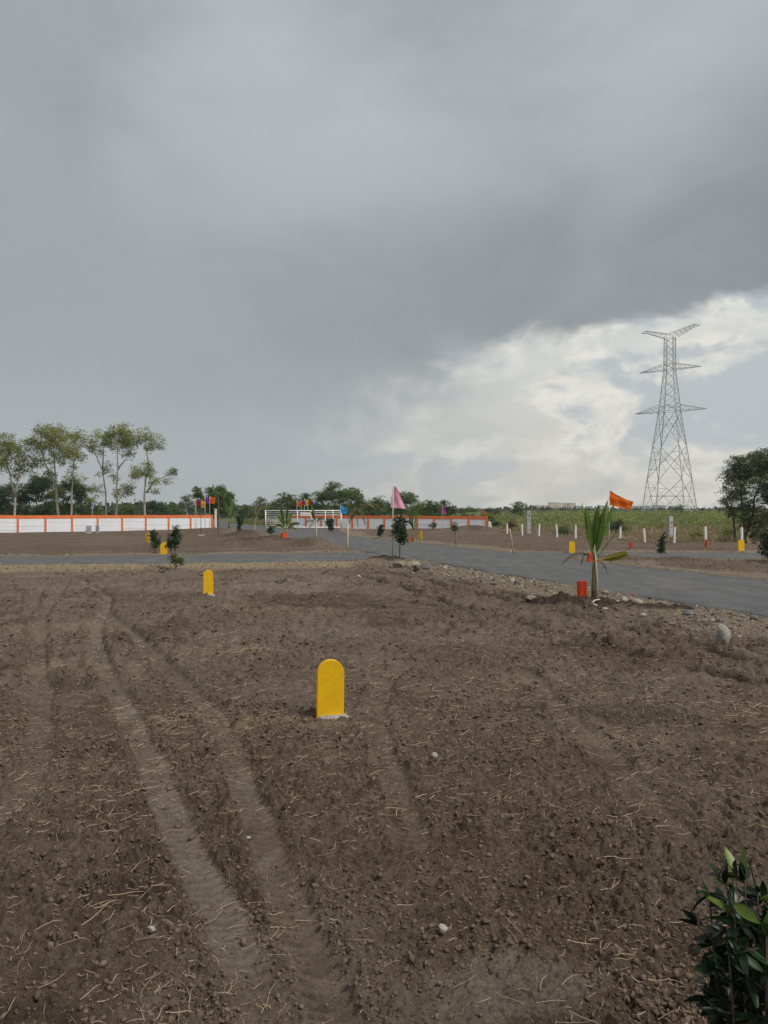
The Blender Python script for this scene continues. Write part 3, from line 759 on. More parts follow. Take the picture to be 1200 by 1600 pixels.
def ball(r, n):
    v = r.normal(0, 1, (n, 3)); v /= np.linalg.norm(v, axis=1)[:, None]
    return v * (r.uniform(0, 1, (n, 1)) ** 0.42)

def make_tree(name, label, cat, y0, trunks, clumps, leaf, bark, leaf_len=0.16, dens=1.0, group=None, tr=0.11, seed=1, feather=False, sub_r=0.36, per=26, squash=0.75, zb=None, spread=1.0):
    """trunks: lists of (x,z); clumps: (x, z, r) in metres at depth y0"""
    r = np.random.default_rng(seed)
    bx = trunks[0][0][0]; root = thing(name, label, cat, (bx, y0, 0), 0, group)
    zb = gz(bx, y0) - 0.15 if zb is None else zb
    mb = MB(); nodes = []
    for ti, t in enumerate(trunks):
        off = r.uniform(-0.25, 0.25) if ti else 0
        pts = []
        for i, (x, z) in enumerate(t):
            pts.append(Vector((x - bx, off * min(1, i) + r.normal(0, 0.06), z if i or ti else zb)))
        fine = []
        for i in range(len(pts) - 1):
            for k in range(3): fine.append(pts[i].lerp(pts[i + 1], k / 3) + Vector((r.normal(0, 0.03), r.normal(0, 0.03), 0)) * (1 if fine else 0))
        fine.append(pts[-1])
        h = max(1.0, fine[-1].z - fine[0].z)
        rad = [tr * (0.8 if ti else 1) * (1 - 0.72 * (p.z - fine[0].z) / h) + 0.012 for p in fine]
        mb.tube(fine, rad, 7); nodes += list(zip(fine, rad))
    P = []; T = []
    for (x, z, cr) in clumps:
        c = Vector((x - bx, r.normal(0, cr * 0.5), z))
        cand = [(nd[0] - c).length + (2.0 if nd[0].z > c.z + 0.1 else 0) for nd in nodes]
        nb, nr = nodes[int(np.argmin(cand))]
        mid = nb.lerp(c, 0.5) + Vector((r.normal(0, 0.12), r.normal(0, 0.12), 0.1 * cr))
        mb.tube([nb, mid, c], [max(0.015, nr * 0.55), max(0.012, nr * 0.35), 0.008], 5)
        ns = max(4, int(dens * 9 * (cr / sub_r) ** 2 * 0.95))
        sc = ball(r, ns) * np.array([cr, cr, cr * squash]) * spread + np.array(c)
        base = np.clip(r.normal(0.5, 0.14), 0.15, 0.85)
        for q in sc:
            if r.random() < 0.45: mb.tube([mid.lerp(c, 0.6), Vector(q) * 0.5 + c * 0.5 + Vector((0, 0, 0.05)), Vector(q)], [0.014, 0.010, 0.005], 3)
            k = int(per * r.uniform(0.6, 1.4))
            if feather:
                tip = r.normal(0, 1, 3); tip[2] = abs(tip[2]) * 0.3 - 0.15; tip /= np.linalg.norm(tip)
                tt = r.uniform(-1, 1, (k, 1)); pp = q + tt * tip * sub_r * 1.5 + r.normal(0, 0.05, (k, 3)) - np.array([0, 0, 1]) * (tt ** 2) * sub_r * 0.45
            else:
                pp = q + ball(r, k) * np.array([sub_r, sub_r, sub_r * 0.7])
            P.append(pp); T.append(np.clip(base + r.normal(0, 0.13) + r.normal(0, 0.13, k), 0, 1))
    P = np.concatenate(P); T = np.concatenate(T)
    mb.build('trunk', bark, root, True)
    me = leaf_mesh('crown', P, leaf_len * r.uniform(0.6, 1.35, len(P)), 0.42 if not feather else 0.32, 0.1, T, seed)
    mesh_obj('crown', me, leaf, root)
    return root

# ------------------------------------------------------------------ compound wall of precast planks between orange posts
def plank_mesh(L, H, T=0.05):
    mb = MB(); b = 0.012
    mb.add([(-L / 2, -T / 2 + b, 0), (L / 2, -T / 2 + b, 0), (L / 2, -T / 2, b), (-L / 2, -T / 2, b), (-L / 2, -T / 2, H - b), (L / 2, -T / 2, H - b),
            (L / 2, -T / 2 + b, H), (-L / 2, -T / 2 + b, H), (L / 2, T / 2, H), (-L / 2, T / 2, H), (L / 2, T / 2, 0), (-L / 2, T / 2, 0)],
           [(0, 1, 2, 3), (3, 2, 5, 4), (4, 5, 6, 7), (7, 6, 8, 9), (9, 8, 10, 11), (11, 10, 1, 0), (0, 3, 4, 7, 9, 11), (1, 10, 8, 6, 5, 2)])
    me = bpy.data.meshes.new('plank'); me.from_pydata(mb.v, [], mb.f); me.materials.append(M['wall_white']); return me

def wall(label, p0, p1, nb, top0, top1, bands=4):
    p0 = Vector((*p0, 0)); p1 = Vector((*p1, 0)); d = p1 - p0; ang = math.atan2(d.y, d.x); L = d.length
    root = thing('compound_wall', label, 'wall', p0, ang)
    bl = L / nb; cap_h = 0.27
    base = [-0.12] * (nb + 1)
    tops = [top0 + (top1 - top0) * i / nb for i in range(nb + 1)]
    pm = {}
    for i in range(nb + 1):
        me = bevel_box(0.16, 0.15, tops[i] - cap_h * 0.0 + 0.12 + 0.015, 0.012); me.materials.append(M['wall_orange'])
        mesh_obj('post', me, None, root, (i * bl, 0.0, base[i]))
    for i in range(nb):
        t = (tops[i] + tops[i + 1]) / 2 + rng.normal(0, 0.006)
        me = bevel_box(bl - 0.17, 0.085, cap_h, 0.012); me.materials.append(M['wall_orange'])
        mesh_obj('top_band', me, None, root, (i * bl + bl / 2, rng.normal(0, 0.004), t - cap_h))
        H = (t - cap_h + 0.12) / bands
        key = round(H, 2)
        if key not in pm: pm[key] = plank_mesh(bl - 0.17, key - 0.004)
        for k in range(bands):
            mesh_obj('plank', pm[key], None, root, (i * bl + bl / 2, rng.normal(0, 0.007), -0.12 + H * k))
    return root
wall('white precast wall with orange posts and top band below the tall trees', (-39.0, 53.6), (-15.92, 71.0), 14, 1.41, 1.34)
wall('white precast wall with orange posts and top band right of the gate', (-9.18, 76.0), (9.27, 69.5), 12, 1.30, 1.23)

# ------------------------------------------------------------------ gate
def gate():
    y = 73.5; x0, x1 = -11.33, -4.10; top = 1.74
    root = thing('gate', 'long white tubular steel gate standing open at the end of the road', 'gate', (x0, y, 0), radians(1.0))
    L = x1 - x0; r = 0.05
    def bar(name, a, b, rad=r):
        mb = MB(); mb.tube([a, b], rad, 8); return mb.build(name, 'white', root, True)
    for z in (0.14, top): bar('frame_rail', (0, 0, z), (L, 0, z), 0.055)
    for x in (0, L): bar('frame_post', (x, 0, 0.0), (x, 0, top + 0.05), 0.06)
    for k in range(1, 8): bar('rail', (0.06, 0.012, 0.14 + (top - 0.14) * k / 8), (L * 0.31 if k < 6 else L - 0.06, 0.012, 0.14 + (top - 0.14) * k / 8), 0.028)
    for f in (0.21, 0.29, 0.42, 0.6, 0.79, 0.89): bar('upright', (L * f, -0.01, 0.14), (L * f, -0.01, top if f != 0.89 else top + 0.12), 0.04)
    for k in range(9):
        x = 0.25 + k * 0.2; bar('picket', (x, 0.02, 0.62), (x, 0.02, 1.05 - 0.16 * abs(sin(k * 1.3))), 0.022)
    me = bevel_box(1.0, 0.03, 0.30, 0.01); me.materials.append(M['white']); sb = mesh_obj('sign_board', me, None, root, (L * 0.53, -0.08, top - 0.50))
    mb = MB(); mb.box(-0.42, 0.42, -0.004, 0.004, 0, 0.035); mb.build('faded_line', 'cloth_pink', sb, False, (0, -0.023, 0.14))
gate()
mbp = MB(); px, py = -16.66, 76.0
gp = thing('gate_post', 'white square gate post beside the end of the left wall', 'post', (px, py, 0))
me = bevel_box(0.2, 0.2, 1.95, 0.02); me.materials.append(M['white']); mesh_obj('shaft', me, None, gp, (0, 0, -0.1))
me = bevel_box(0.27, 0.27, 0.07, 0.015); me.materials.append(M['white']); mesh_obj('cap', me, None, gp, (0, 0, 1.852))

# ------------------------------------------------------------------ yellow plot markers
def marker_mesh(w, h, t, square=False):
    import bmesh
    bm = bmesh.new(); pts = [(-w / 2, -0.12), (w / 2, -0.12)]
    if square: pts += [(w / 2, h), (-w / 2, h)]
    else:
        hs = h - w / 2
        pts += [(w / 2 * cos(a), hs + w / 2 * sin(a)) for a in np.linspace(0, pi, 21)]
    vs = [bm.verts.new((x, -t / 2, z)) for x, z in pts]; f = bm.faces.new(vs)
    ex = bmesh.ops.extrude_face_region(bm, geom=[f]); bmesh.ops.translate(bm, vec=(0, t, 0), verts=[v for v in ex['geom'] if isinstance(v, bmesh.types.BMVert)])
    bmesh.ops.recalc_face_normals(bm, faces=bm.faces[:])
    big = [e_ for e_ in bm.edges if len(e_.link_faces) == 2 and e_.calc_face_angle(0) > 0.8]
    bmesh.ops.bevel(bm, geom=big, offset=0.006, segments=2, affect='EDGES')
    me = bpy.data.meshes.new('stone'); bm.to_mesh(me); bm.free(); me.materials.append(M['yellow']); return me
def foot_mesh(seed, rx=0.19, ry=0.12):
    r = np.random.default_rng(seed); n = 18; mb = MB(); vs = [(0, 0, 0.017)]
    rad = [1 + r.normal(0, 0.10) for _ in range(n)]
    for ring, (f, z) in enumerate(((0.62, 0.016), (0.92, 0.008), (1.05, -0.06))):
        for k in range(n):
            a = 2 * pi * k / n; vs.append((rx * f * rad[k] * cos(a), ry * f * rad[k] * sin(a), z + r.normal(0, 0.004)))
    fs = [(0, 1 + k, 1 + (k + 1) % n) for k in range(n)]
    for q in range(2):
        fs += [(1 + q * n + k, 1 + (q + 1) * n + k, 1 + (q + 1) * n + (k + 1) % n, 1 + q * n + (k + 1) % n) for k in range(n)]
    me = bpy.data.meshes.new('foot'); me.from_pydata(vs, [], fs); me.materials.append(M['concrete'])
    for p in me.polygons: p.use_smooth = True
    return me
def marker(pos, label, w=0.21, h=0.475, rz=0.0, tilt=0.0, square=False, foot=True, seed=1, t=0.055):
    x, y = pos; root = thing('plot_marker', label, 'plot marker', (x, y, gz(x, y) - 0.005), radians(rz), 'yellow plot markers')
    root.rotation_euler[1] = radians(tilt)
    mesh_obj('stone', marker_mesh(w, h, t, square), None, root, (0, 0, 0.02))
    if foot: mesh_obj('concrete_foot', foot_mesh(seed, w * 0.66, 0.10), None, root, (0.035, -0.01, -0.005))
marker((-0.47, 6.67), 'large yellow round-topped plot marker in the middle of the near plot', 0.238, 0.468, 12, 0.6)
marker((-3.69, 16.12), 'yellow round-topped plot marker at the far edge of the near plot', 0.205, 0.50, 14, 0, seed=2)
marker((-8.85, 30.86), 'yellow plot marker across the cross road, between two dark saplings', 0.26, 0.46, 5, 0, foot=False)
marker((-13.44, 43.64), 'small yellow plot marker left of the dark sapling before the white wall', 0.26, 0.50, -30, 0, foot=False)
marker((2.18, 45.96), 'small yellow plot marker beside the low palm before the right wall', 0.22, 0.46, -35, 0, foot=False)
marker((7.89, 32.24), 'yellow plot marker standing left of the green coconut sapling across the road', 0.26, 0.46, 4, 0, foot=False)
marker((15.45, 33.23), 'square-topped yellow plot marker in front of a white fence post', 0.29, 0.44, 8, 0, True, True, 5)

def peg(pos, label, w, h, mat, rz=10, tilt=0.0):
    x, y = pos; root = thing('survey_peg', label, 'peg', (x, y, gz(x, y) - 0.02), radians(rz), 'orange and red survey pegs')
    root.rotation_euler[1] = radians(tilt)
    me = bevel_box(w, w, h + 0.15, 0.008, -0.15); me.materials.append(M[mat]); mesh_obj('block', me, None, root)
    me = bevel_box(w * 0.9, w * 0.9, 0.012, 0.004, h - 0.001); me.materials.append(M['orange_peg' if mat == 'red_peg' else 'red_peg']); mesh_obj('top_face', me, None, root)
peg((3.79, 14.69), 'bright orange block peg beside the large coconut sapling', 0.145, 0.35, 'orange_peg', 14, -1)
peg((7.07, 26.34), 'orange peg across the road half hidden by the large coconut sapling', 0.16, 0.36, 'orange_peg', 4)
peg((11.58, 36.00), 'small red peg below the fence posts right of the coconut sapling', 0.13, 0.30, 'red_peg', 0)
peg((15.38, 36.61), 'red peg standing in front of a white fence post', 0.12, 0.34, 'red_peg', 6)
peg((-5.40, 41.54), 'orange peg at the foot of the small palm left of the road', 0.28, 0.32, 'orange_peg', 30)
peg((1.51, 43.20), 'low orange peg at the foot of the palm before the right wall', 0.24, 0.16, 'orange_peg', 10)

# ------------------------------------------------------------------ flags
def flag(pos, label, height, shape, mat, pole='pole_white', pr=0.013, rz=0.0, lean=0.0, seed=1, group=None, foot=False):
    """shape: outline rows: list of (fraction along hoist from top, x start, x end, drop at end) in metres"""
    x, y = pos; root = thing('flag', label, 'flag', (x, y, gz(x, y)), radians(rz), group); root.rotation_euler[1] = radians(lean)
    mb = MB(); mb.tube([(0, 0, -0.2), (0, 0, height * 0.5), (0.01, 0, height)], [pr, pr * 0.95, pr * 0.8], 8); mb.build('pole', pole, root, True)
    r = np.random.default_rng(seed); nu, nv = 15, 13; V = []; ph = r.uniform(0, 6)
    tl, tr_, bl, br = [np.array(p, float) for p in shape]      # corners (x, z below the top)
    for i in range(nu):
        u = i / (nu - 1)
        for j in range(nv):
            v = j / (nv - 1)
            a = tl * (1 - u) + tr_ * u; b = bl * (1 - u) + br * u; p = a * (1 - v) + b * v
            wv = 0.07 * sin(u * 5.5 + v * 1.8 + ph) * u + 0.035 * sin(u * 11 - v * 4 + ph * 2) * u ** 0.7 + 0.02 * sin(v * 9 + u * 3)
            V.append((p[0] + 0.012, wv, height - 0.03 - p[1] - 0.03 * sin(u * pi) * (1 - v)))
    Fq = [(i * nv + j, i * nv + j + 1, (i + 1) * nv + j + 1, (i + 1) * nv + j) for i in range(nu - 1) for j in range(nv - 1)]
    me = np_mesh('cloth', V, Fq, True, tint=np.clip(r.normal(0.6, 0.15, len(V)), 0, 1)); mesh_obj('cloth', me, 'cloth_' + mat, root)
    if foot:
        me = foot_mesh(seed, 0.25, 0.2); mesh_obj('foot_stone', me, None, root, (0, 0, 0))
    return root
flag((0.29, 26.02), 'pink pennant on a pale pole at the near road corner', 2.47, ((0, 0.0), (0.10, 0.10), (-0.09, 0.80), (0.46, 0.84)), 'pink', 'pole_white', 0.02, 8, 0.3, 3)
flag((7.82, 26.67), 'large orange flag on a pole behind the coconut sapling', 2.43, ((0, 0.0), (0.80, 0.40), (0.0, 0.52), (0.76, 0.70)), 'orange', 'pole_white', 0.016, 0, 0, 4)
flag((-3.50, 61.71), 'light blue flag on a thin pole right of the gate', 2.33, ((0, 0), (0.42, 0.22), (0, 0.68), (0.6, 0.78)), 'blue', 'pole_white', 0.018, 5, 0, 5)
flag((5.12, 67.50), 'magenta pennant on a thin pole before the right wall', 2.10, ((0, 0), (0.12, 0.05), (-0.08, 0.75), (0.36, 0.88)), 'magenta', 'pole_white', 0.014, 0, 0, 6)
flag((8.80, 68.6), 'orange pennant curling down at the end of the right wall', 1.92, ((0, 0), (0.20, 0.20), (0.10, 0.45), (0.42, 0.95)), 'orange', 'pole_dark', 0.015, 0, -3, 7)
flag((-25.08, 66.0), 'small lilac pennant rising behind the left wall', 2.48, ((0, 0), (0.08, 0.05), (-0.14, 0.62), (0.16, 0.66)), 'lilac', 'pole_white', 0.018, 0, 0, 8)
FL = ((0, 0.0), (0.40, 0.07), (0.02, 0.50), (0.42, 0.58))
flag((-13.20, 55.38), 'yellow flag on a dark pole in the cluster beside the left wall', 2.58, ((0, 0), (0.30, 0.16), (0.02, 0.56), (0.34, 0.62)), 'yellow', 'pole_dark', 0.022, 0, 0, 9, None, True)
flag((-15.44, 63.0), 'maroon flag leftmost in the cluster beside the left wall', 2.68, FL, 'maroon', 'pole_white', 0.02, 0, 0, 10)
flag((-15.14, 65.0), 'purple flag in the cluster beside the left wall', 2.72, ((0, 0.02), (0.36, 0.10), (0, 0.62), (0.36, 0.66)), 'purple', 'pole_white', 0.02, 0, 0, 11)
flag((-14.98, 66.0), 'orange flag rightmost in the cluster beside the left wall', 2.70, ((0, 0.02), (0.46, 0.10), (0.02, 0.6), (0.44, 0.66)), 'orange', 'pole_white', 0.02, 0, 0, 12)
flag((-8.73, 77.0), 'orange flag leftmost in the cluster behind the gate', 2.80, ((0, 0.05), (0.46, 0.12), (0, 0.62), (0.46, 0.70)), 'orange', 'pole_white', 0.02, 0, 0, 13)
flag((-8.37, 77.6), 'purple flag in the cluster behind the gate', 2.86, FL, 'purple', 'pole_white', 0.02, 0, 0, 14)
flag((-8.09, 78.0), 'yellow flag in the cluster behind the gate', 2.92, ((0, 0), (0.45, 0.10), (0, 0.65), (0.45, 0.70)), 'yellow', 'pole_white', 0.02, 0, 0, 15)
flag((-7.77, 78.4), 'maroon flag rightmost in the cluster behind the gate', 2.82, FL, 'maroon', 'pole_white', 0.02, 0, 0, 16)
bp = thing('pole', 'thin bare dark pole right of the left wall and its flags', 'pole', (*(-11.37, 52.68), gz(*(-11.37, 52.68))))
mb = MB(); mb.tube([(0, 0, -0.2), (0.01, 0, 1.4), (0.0, 0, 3.05)], [0.022, 0.02, 0.014], 8); mb.build('shaft', 'pole_dark', bp, True)
mb = MB(); mb.tube([(-0.02, 0, 0.75), (0.12, 0.02, 0.82), (0.2, 0, 0.8)], 0.012, 6); mb.build('twig', 'pole_dark', bp, True)

# ------------------------------------------------------------------ white fence posts with red tips
POSTS = [(792.5, 833.5, 0.66, 'first'), (816, 836, 0.72, 'second'), (842, 837.5, 0.72, 'third'), (870.5, 839, 0.70, 'fourth'), (899.5, 841, 0.72, 'fifth'),
         (969, 844, 0.74, 'sixth'), (1007.5, 847, 0.76, 'seventh'), (1053.5, 849.5, 0.83, 'eighth'), (1102.5, 851.5, 0.80, 'ninth'), (1159, 855, 0.86, 'tenth')]
PXY = [(9.49, 59.18), (9.97, 55.38), (10.76, 53.33), (11.59, 51.43), (12.25, 49.09), (14.13, 45.96), (14.67, 43.20), (15.55, 41.14), (16.60, 39.63), (17.35, 37.24)]
for (a_, b_, hh, word), (x, y) in zip(POSTS, PXY):
    p = thing('fence_post', word + ' white fence post from the end of the right wall' + (', red tipped' if a_ > 900 else ''), 'post', (x, y, gz(x, y)), radians(10), 'white posts along the plot edge')
    p.rotation_euler[1] = radians(rng.normal(0, 1.6))
    me = bevel_box(0.105, 0.105, hh + 0.25, 0.014, -0.25); me.materials.append(M['white']); mesh_obj('shaft', me, None, p)
    me = bevel_box(0.10, 0.10, 0.09, 0.02, hh + 0.001); me.materials.append(M['post_red' if a_ > 900 else 'white']); mesh_obj('tip', me, None, p)
# leaning pair against the wall end
for k, (px0, tilt, lab) in enumerate(((9.20, 0, 'upright white post right against the end of the right wall'), (9.38, -12, 'white strut leaning at the end of the right wall'))):
    p = thing('fence_post', lab, 'post', (px0, 67.3 - 0.4 * k, gz(px0, 67.3) - 0.05), 0, 'white posts along the plot edge')
    p.rotation_euler[1] = radians(tilt)
    me = bevel_box(0.12, 0.12, 0.8, 0.014, -0.1); me.materials.append(M['white']); mesh_obj('shaft', me, None, p)

# ------------------------------------------------------------------ concrete slabs
def slab(pos, label, w, h, t, rz, marks):
    x, y = pos; p = thing('slab', label, 'slab', (x, y, gz(x, y)), radians(rz)); me = bevel_box(w, t, h + 0.25, 0.03, -0.25); me.materials.append(M['slab']); mesh_obj('body', me, None, p)
    for (mx, mz, mw, mh) in marks:
        mb = MB(); mb.box(mx - mw / 2, mx + mw / 2, -t / 2 - 0.004, -t / 2 + 0.01, mz, mz + mh); mb.build('dark_mark', 'mark', p)
slab((10.73, 57.0), 'tall weathered grey slab standing behind the second and third fence posts', 0.32, 1.66, 0.14, 8, [(0.02, 1.18, 0.1, 0.16), (-0.04, 0.95, 0.14, 0.05)])
slab((18.62, 50.0), 'grey concrete slab with dark marks beside the eighth fence post', 0.38, 1.45, 0.22, 30, [(0.04, 0.92, 0.12, 0.22), (0.02, 0.7, 0.16, 0.06)])
slab((-22.45, 58.38), 'left of two small grey slabs before the left wall', 0.40, 0.56, 0.12, 6, [])
slab((-22.38, 60.00), 'right of two small grey slabs before the left wall', 0.30, 0.57, 0.12, -10, [])

# ------------------------------------------------------------------ saplings
def sapling(pos, label, clumps, leaf='sapling_leaf', stake=None, leaf_len=0.09, per=90, seed=1, stem_h=0.8, stem_mat='bark_dark'):
    """clumps (dx, z, rx, rz)"""
    r = np.random.default_rng(seed); x, y = pos; root = thing('sapling', label, 'sapling', (x, y, gz(x, y)), 0, 'young trees planted along the roads')
    mb = MB(); top = max(c[1] for c in clumps); pts = [(0, 0, -0.1), (0.01, 0, stem_h * 0.5), (clumps[0][0], 0, stem_h)]
    mb.tube(pts, [0.014, 0.012, 0.008], 6)
    P = []; T = []
    for (cx, cz, rx, rz_) in clumps:
        rx *= 1.22; rz_ *= 1.08
        mb.tube([(0.01, 0, min(stem_h * 0.6, cz)), (cx, 0, cz)], [0.009, 0.004], 5)
        n = int(3.6 * per * (rx * rz_) / 0.06) + 20
        for q in ball(r, max(5, n // 9)):
            c = np.array([cx, 0, cz]) + q * np.array([rx, rx, rz_])
            P.append(c + r.normal(0, 0.035, (9, 3))); T.append(np.clip(r.beta(1.3, 2.2) + r.normal(0, 0.15, 9), 0, 1))
    P = np.concatenate(P); T = np.concatenate(T)
    mb.build('stem', stem_mat, root, True)
    mesh_obj('foliage', leaf_mesh('foliage', P, leaf_len * r.uniform(0.7, 1.3, len(P)), 0.5, 0.35, T, seed), leaf, root)
    if stake:
        sx, sh, tilt = stake; mb = MB(); mb.tube([(sx, 0.03, -0.15), (sx + tilt * 0.5, 0.02, sh * 0.5), (sx + tilt, 0.03, sh)], [0.014, 0.013, 0.011], 6); mb.build('stake', 'stick', root, True)
    return root
sapling((0.52, 25.87), 'dark leafy sapling on a pale stake beside the pink flag', [(0.03, 1.12, 0.20, 0.30), (0.02, 0.80, 0.22, 0.28), (0.10, 0.58, 0.15, 0.14), (-0.1, 0.95, 0.12, 0.15)], stake=(0.03, 0.9, 0.0), seed=2, per=110)
sapling((-9.69, 32.48), 'dark sapling left of the yellow marker across the road', [(-0.02, 0.62, 0.16, 0.28), (0.04, 0.32, 0.15, 0.22), (-0.1, 0.8, 0.08, 0.1)], seed=3, stem_h=0.5)
sapling((-6.26, 22.98), 'tall sapling with pale lower leaves at the near edge of the cross road', [(0.03, 1.12, 0.13, 0.12), (-0.02, 0.92, 0.17, 0.2), (-0.08, 0.72, 0.14, 0.14)], seed=4, stem_h=0.9)
sapling((-6.28, 23.2), 'small pale green sapling below the tall sapling beside the cross road', [(0.0, 0.34, 0.12, 0.14), (0.08, 0.2, 0.10, 0.12), (-0.1, 0.24, 0.08, 0.08), (0.14, 0.22, 0.06, 0.07)], 'light_leaf', seed=5, stem_h=0.3, per=60)
sapling((-4.32, 61.71), 'dark sapling before the white wall right of the gate', [(0.0, 0.85, 0.26, 0.30), (0.05, 0.5, 0.2, 0.3), (-0.15, 1.0, 0.12, 0.15), (0.2, 1.0, 0.1, 0.12)], seed=6, stem_h=0.6, leaf_len=0.12)
sapling((-0.18, 48.00), 'small dark sapling left of the pink flag, before the right wall', [(0.02, 0.55, 0.16, 0.22), (-0.06, 0.28, 0.14, 0.2), (0.1, 0.72, 0.08, 0.1)], seed=7, stem_h=0.4, leaf_len=0.11)
sapling((-7.72, 52.05), 'round dark sapling left of the road before the gate', [(0, 0.38, 0.24, 0.26), (0.05, 0.55, 0.18, 0.15)], seed=8, stem_h=0.3, leaf_len=0.11)
sapling((-11.62, 61.71), 'dark branching sapling left of the dried palm near the gap in the wall', [(0.0, 1.05, 0.24, 0.2), (0.02, 0.72, 0.18, 0.22), (0.22, 1.05, 0.12, 0.12), (-0.02, 0.35, 0.12, 0.2)], seed=9, stem_h=0.8, leaf_len=0.12)
sapling((11.49, 31.76), 'narrow dark sapling beside the right end of the cross road', [(0.06, 0.72, 0.10, 0.14), (0.0, 0.48, 0.13, 0.16), (-0.04, 0.2, 0.15, 0.16)], seed=10, stem_h=0.6, leaf_len=0.10)
sapling((13.33, 26.67), 'dark bushy sapling cut by the right edge of the picture', [(0.0, 0.75, 0.24, 0.3), (-0.05, 0.4, 0.24, 0.28)], seed=11, stem_h=0.6, leaf_len=0.10)
sapling((3.57, 38.23), 'pale green sapling on a light stake across the road', [(-0.08, 0.95, 0.13, 0.16), (0.0, 0.78, 0.14, 0.13)], 'grey_leaf', stake=(0.04, 0.64, -0.03), seed=12, stem_h=0.8)
sapling((-20.33, 84.71), 'low dark shoot at the foot of the left wall beside the flags', [(0, 0.25, 0.2, 0.2)], 'grey_leaf', seed=13, stem_h=0.2, leaf_len=0.12)
sapling((-23.84, 80.60), 'tiny twig sapling standing against the white left wall', [(0, 0.75, 0.22, 0.12), (0.1, 0.55, 0.2, 0.1)], 'dark_leaf', seed=14, stem_h=0.6, leaf_len=0.12, per=14)
sapling((4.15, 66.46), 'scrubby weed at the foot of the right wall', [(0, 0.25, 0.3, 0.2), (0.2, 0.32, 0.15, 0.2)], 'grey_leaf', seed=15, stem_h=0.2, leaf_len=0.12, per=40)

# ------------------------------------------------------------------ palms
def frond_mesh(path, width, seed, leaflet=0.5, blade=0.55):
    """path: 3d points of the midrib; leaflets folded up along both sides, merged into a blade near the tip as on young palms"""
    r = np.random.default_rng(seed); pts = [Vector(p) for p in path]
    P = []; n = 34
    cum = [0]
    for a, b in zip(pts[:-1], pts[1:]): cum.append(cum[-1] + (b - a).length)
    def at(t):
        s = t * cum[-1]
        for i in range(len(pts) - 1):
            if s <= cum[i + 1] or i == len(pts) - 2:
                f = (s - cum[i]) / max(1e-6, cum[i + 1] - cum[i]); return pts[i].lerp(pts[i + 1], f), (pts[i + 1] - pts[i]).normalized()
    mb = MB(); mb.tube([at(t)[0] for t in np.linspace(0, 0.97, 9)], list(np.linspace(0.012, 0.003, 9)) if width > 0.06 else 0.006, 5, 0.75)
    sidew = Vector((r.normal(), r.normal(), 0.2)).normalized()
    for k in range(n):
        t = 0.22 + 0.78 * k / n; c, d = at(t); s = d.cross(sidew).normalized(); up = s.cross(d).normalized()
        env = math.sin(pi * min(1, 0.12 + 0.88 * (t - 0.22) / 0.78) ** 0.75) * 0.85 + 0.15
        for sg in (-1, 1):
            L = width * env * 3.2 * r.uniform(0.8, 1.1); dr = (d * 0.92 + s * sg * 0.36 + up * 0.12 + Vector((0, 0, -0.10 * leaflet))).normalized(); w = width * 0.13
            q = dr.cross(up).normalized(); tip = c + dr * L + Vector((0, 0, -L * L * 0.35 * leaflet)); mid = c + dr * L * 0.5
            mb.add([c + q * w * 0.5, c - q * w * 0.5, mid - q * w + up * 0.003, tip, mid + q * w + up * 0.003], [(0, 1, 2, 4), (4, 2, 3)], float(np.clip(r.normal(0.5, 0.22), 0, 1)))
    me = bpy.data.meshes.new('frond'); me.from_pydata(mb.v, [], mb.f); a = me.attributes.new('tint', 'FLOAT', 'POINT'); a.data.foreach_set('value', mb.t); return me

def palm(pos, label, stem_h, stem_r, fronds, stake=None, seed=1, stem_mat='palm_stem', name='palm_sapling', group='coconut palm saplings along the roads'):
    """fronds: (mid dx,dy,z), (tip dx,dy,z), width, material"""
    x, y = pos; root = thing(name, label, 'palm', (x, y, gz(x, y)), 0, group)
    mb = MB(); mb.tube([(0, 0, -0.12), (0, 0, stem_h * 0.3), (0.01, 0, stem_h * 0.7), (0.02, 0, stem_h)], [stem_r * 1.25, stem_r, stem_r * 0.9, stem_r * 0.6], 10); mb.build('stem', stem_mat, root, True)
    for k, (md, tp, w, mat) in enumerate(fronds):
        b = Vector((0.015, 0, stem_h * 0.88)); m_ = Vector(md); t = Vector(tp); path = [b.lerp(m_, 0) ]
        for q in np.linspace(0.1, 1, 9): path.append(b * (1 - q) ** 2 + m_ * 2 * q * (1 - q) + t * q * q)
        mesh_obj('frond', frond_mesh(path, w, seed * 31 + k), mat, root)
    if stake:
        sx, sh, tl, sr = stake; mb = MB(); mb.tube([(sx, -0.04, -0.15), (sx + tl * 0.4, -0.045, sh * 0.4), (sx + tl, -0.03, sh)], [sr, sr * 0.95, sr * 0.8], 7); mb.build('stake', 'stick', root, True)
    return root
M['palm_stem'] = coat('palm_stem', (0.16, 0.13, 0.055), 0.7, 0.3, 12, 0.4, (0.26, 0.22, 0.13), 0.7)
G_, Y_, D_ = 'palm_green', 'palm_yellow', 'palm_dry'
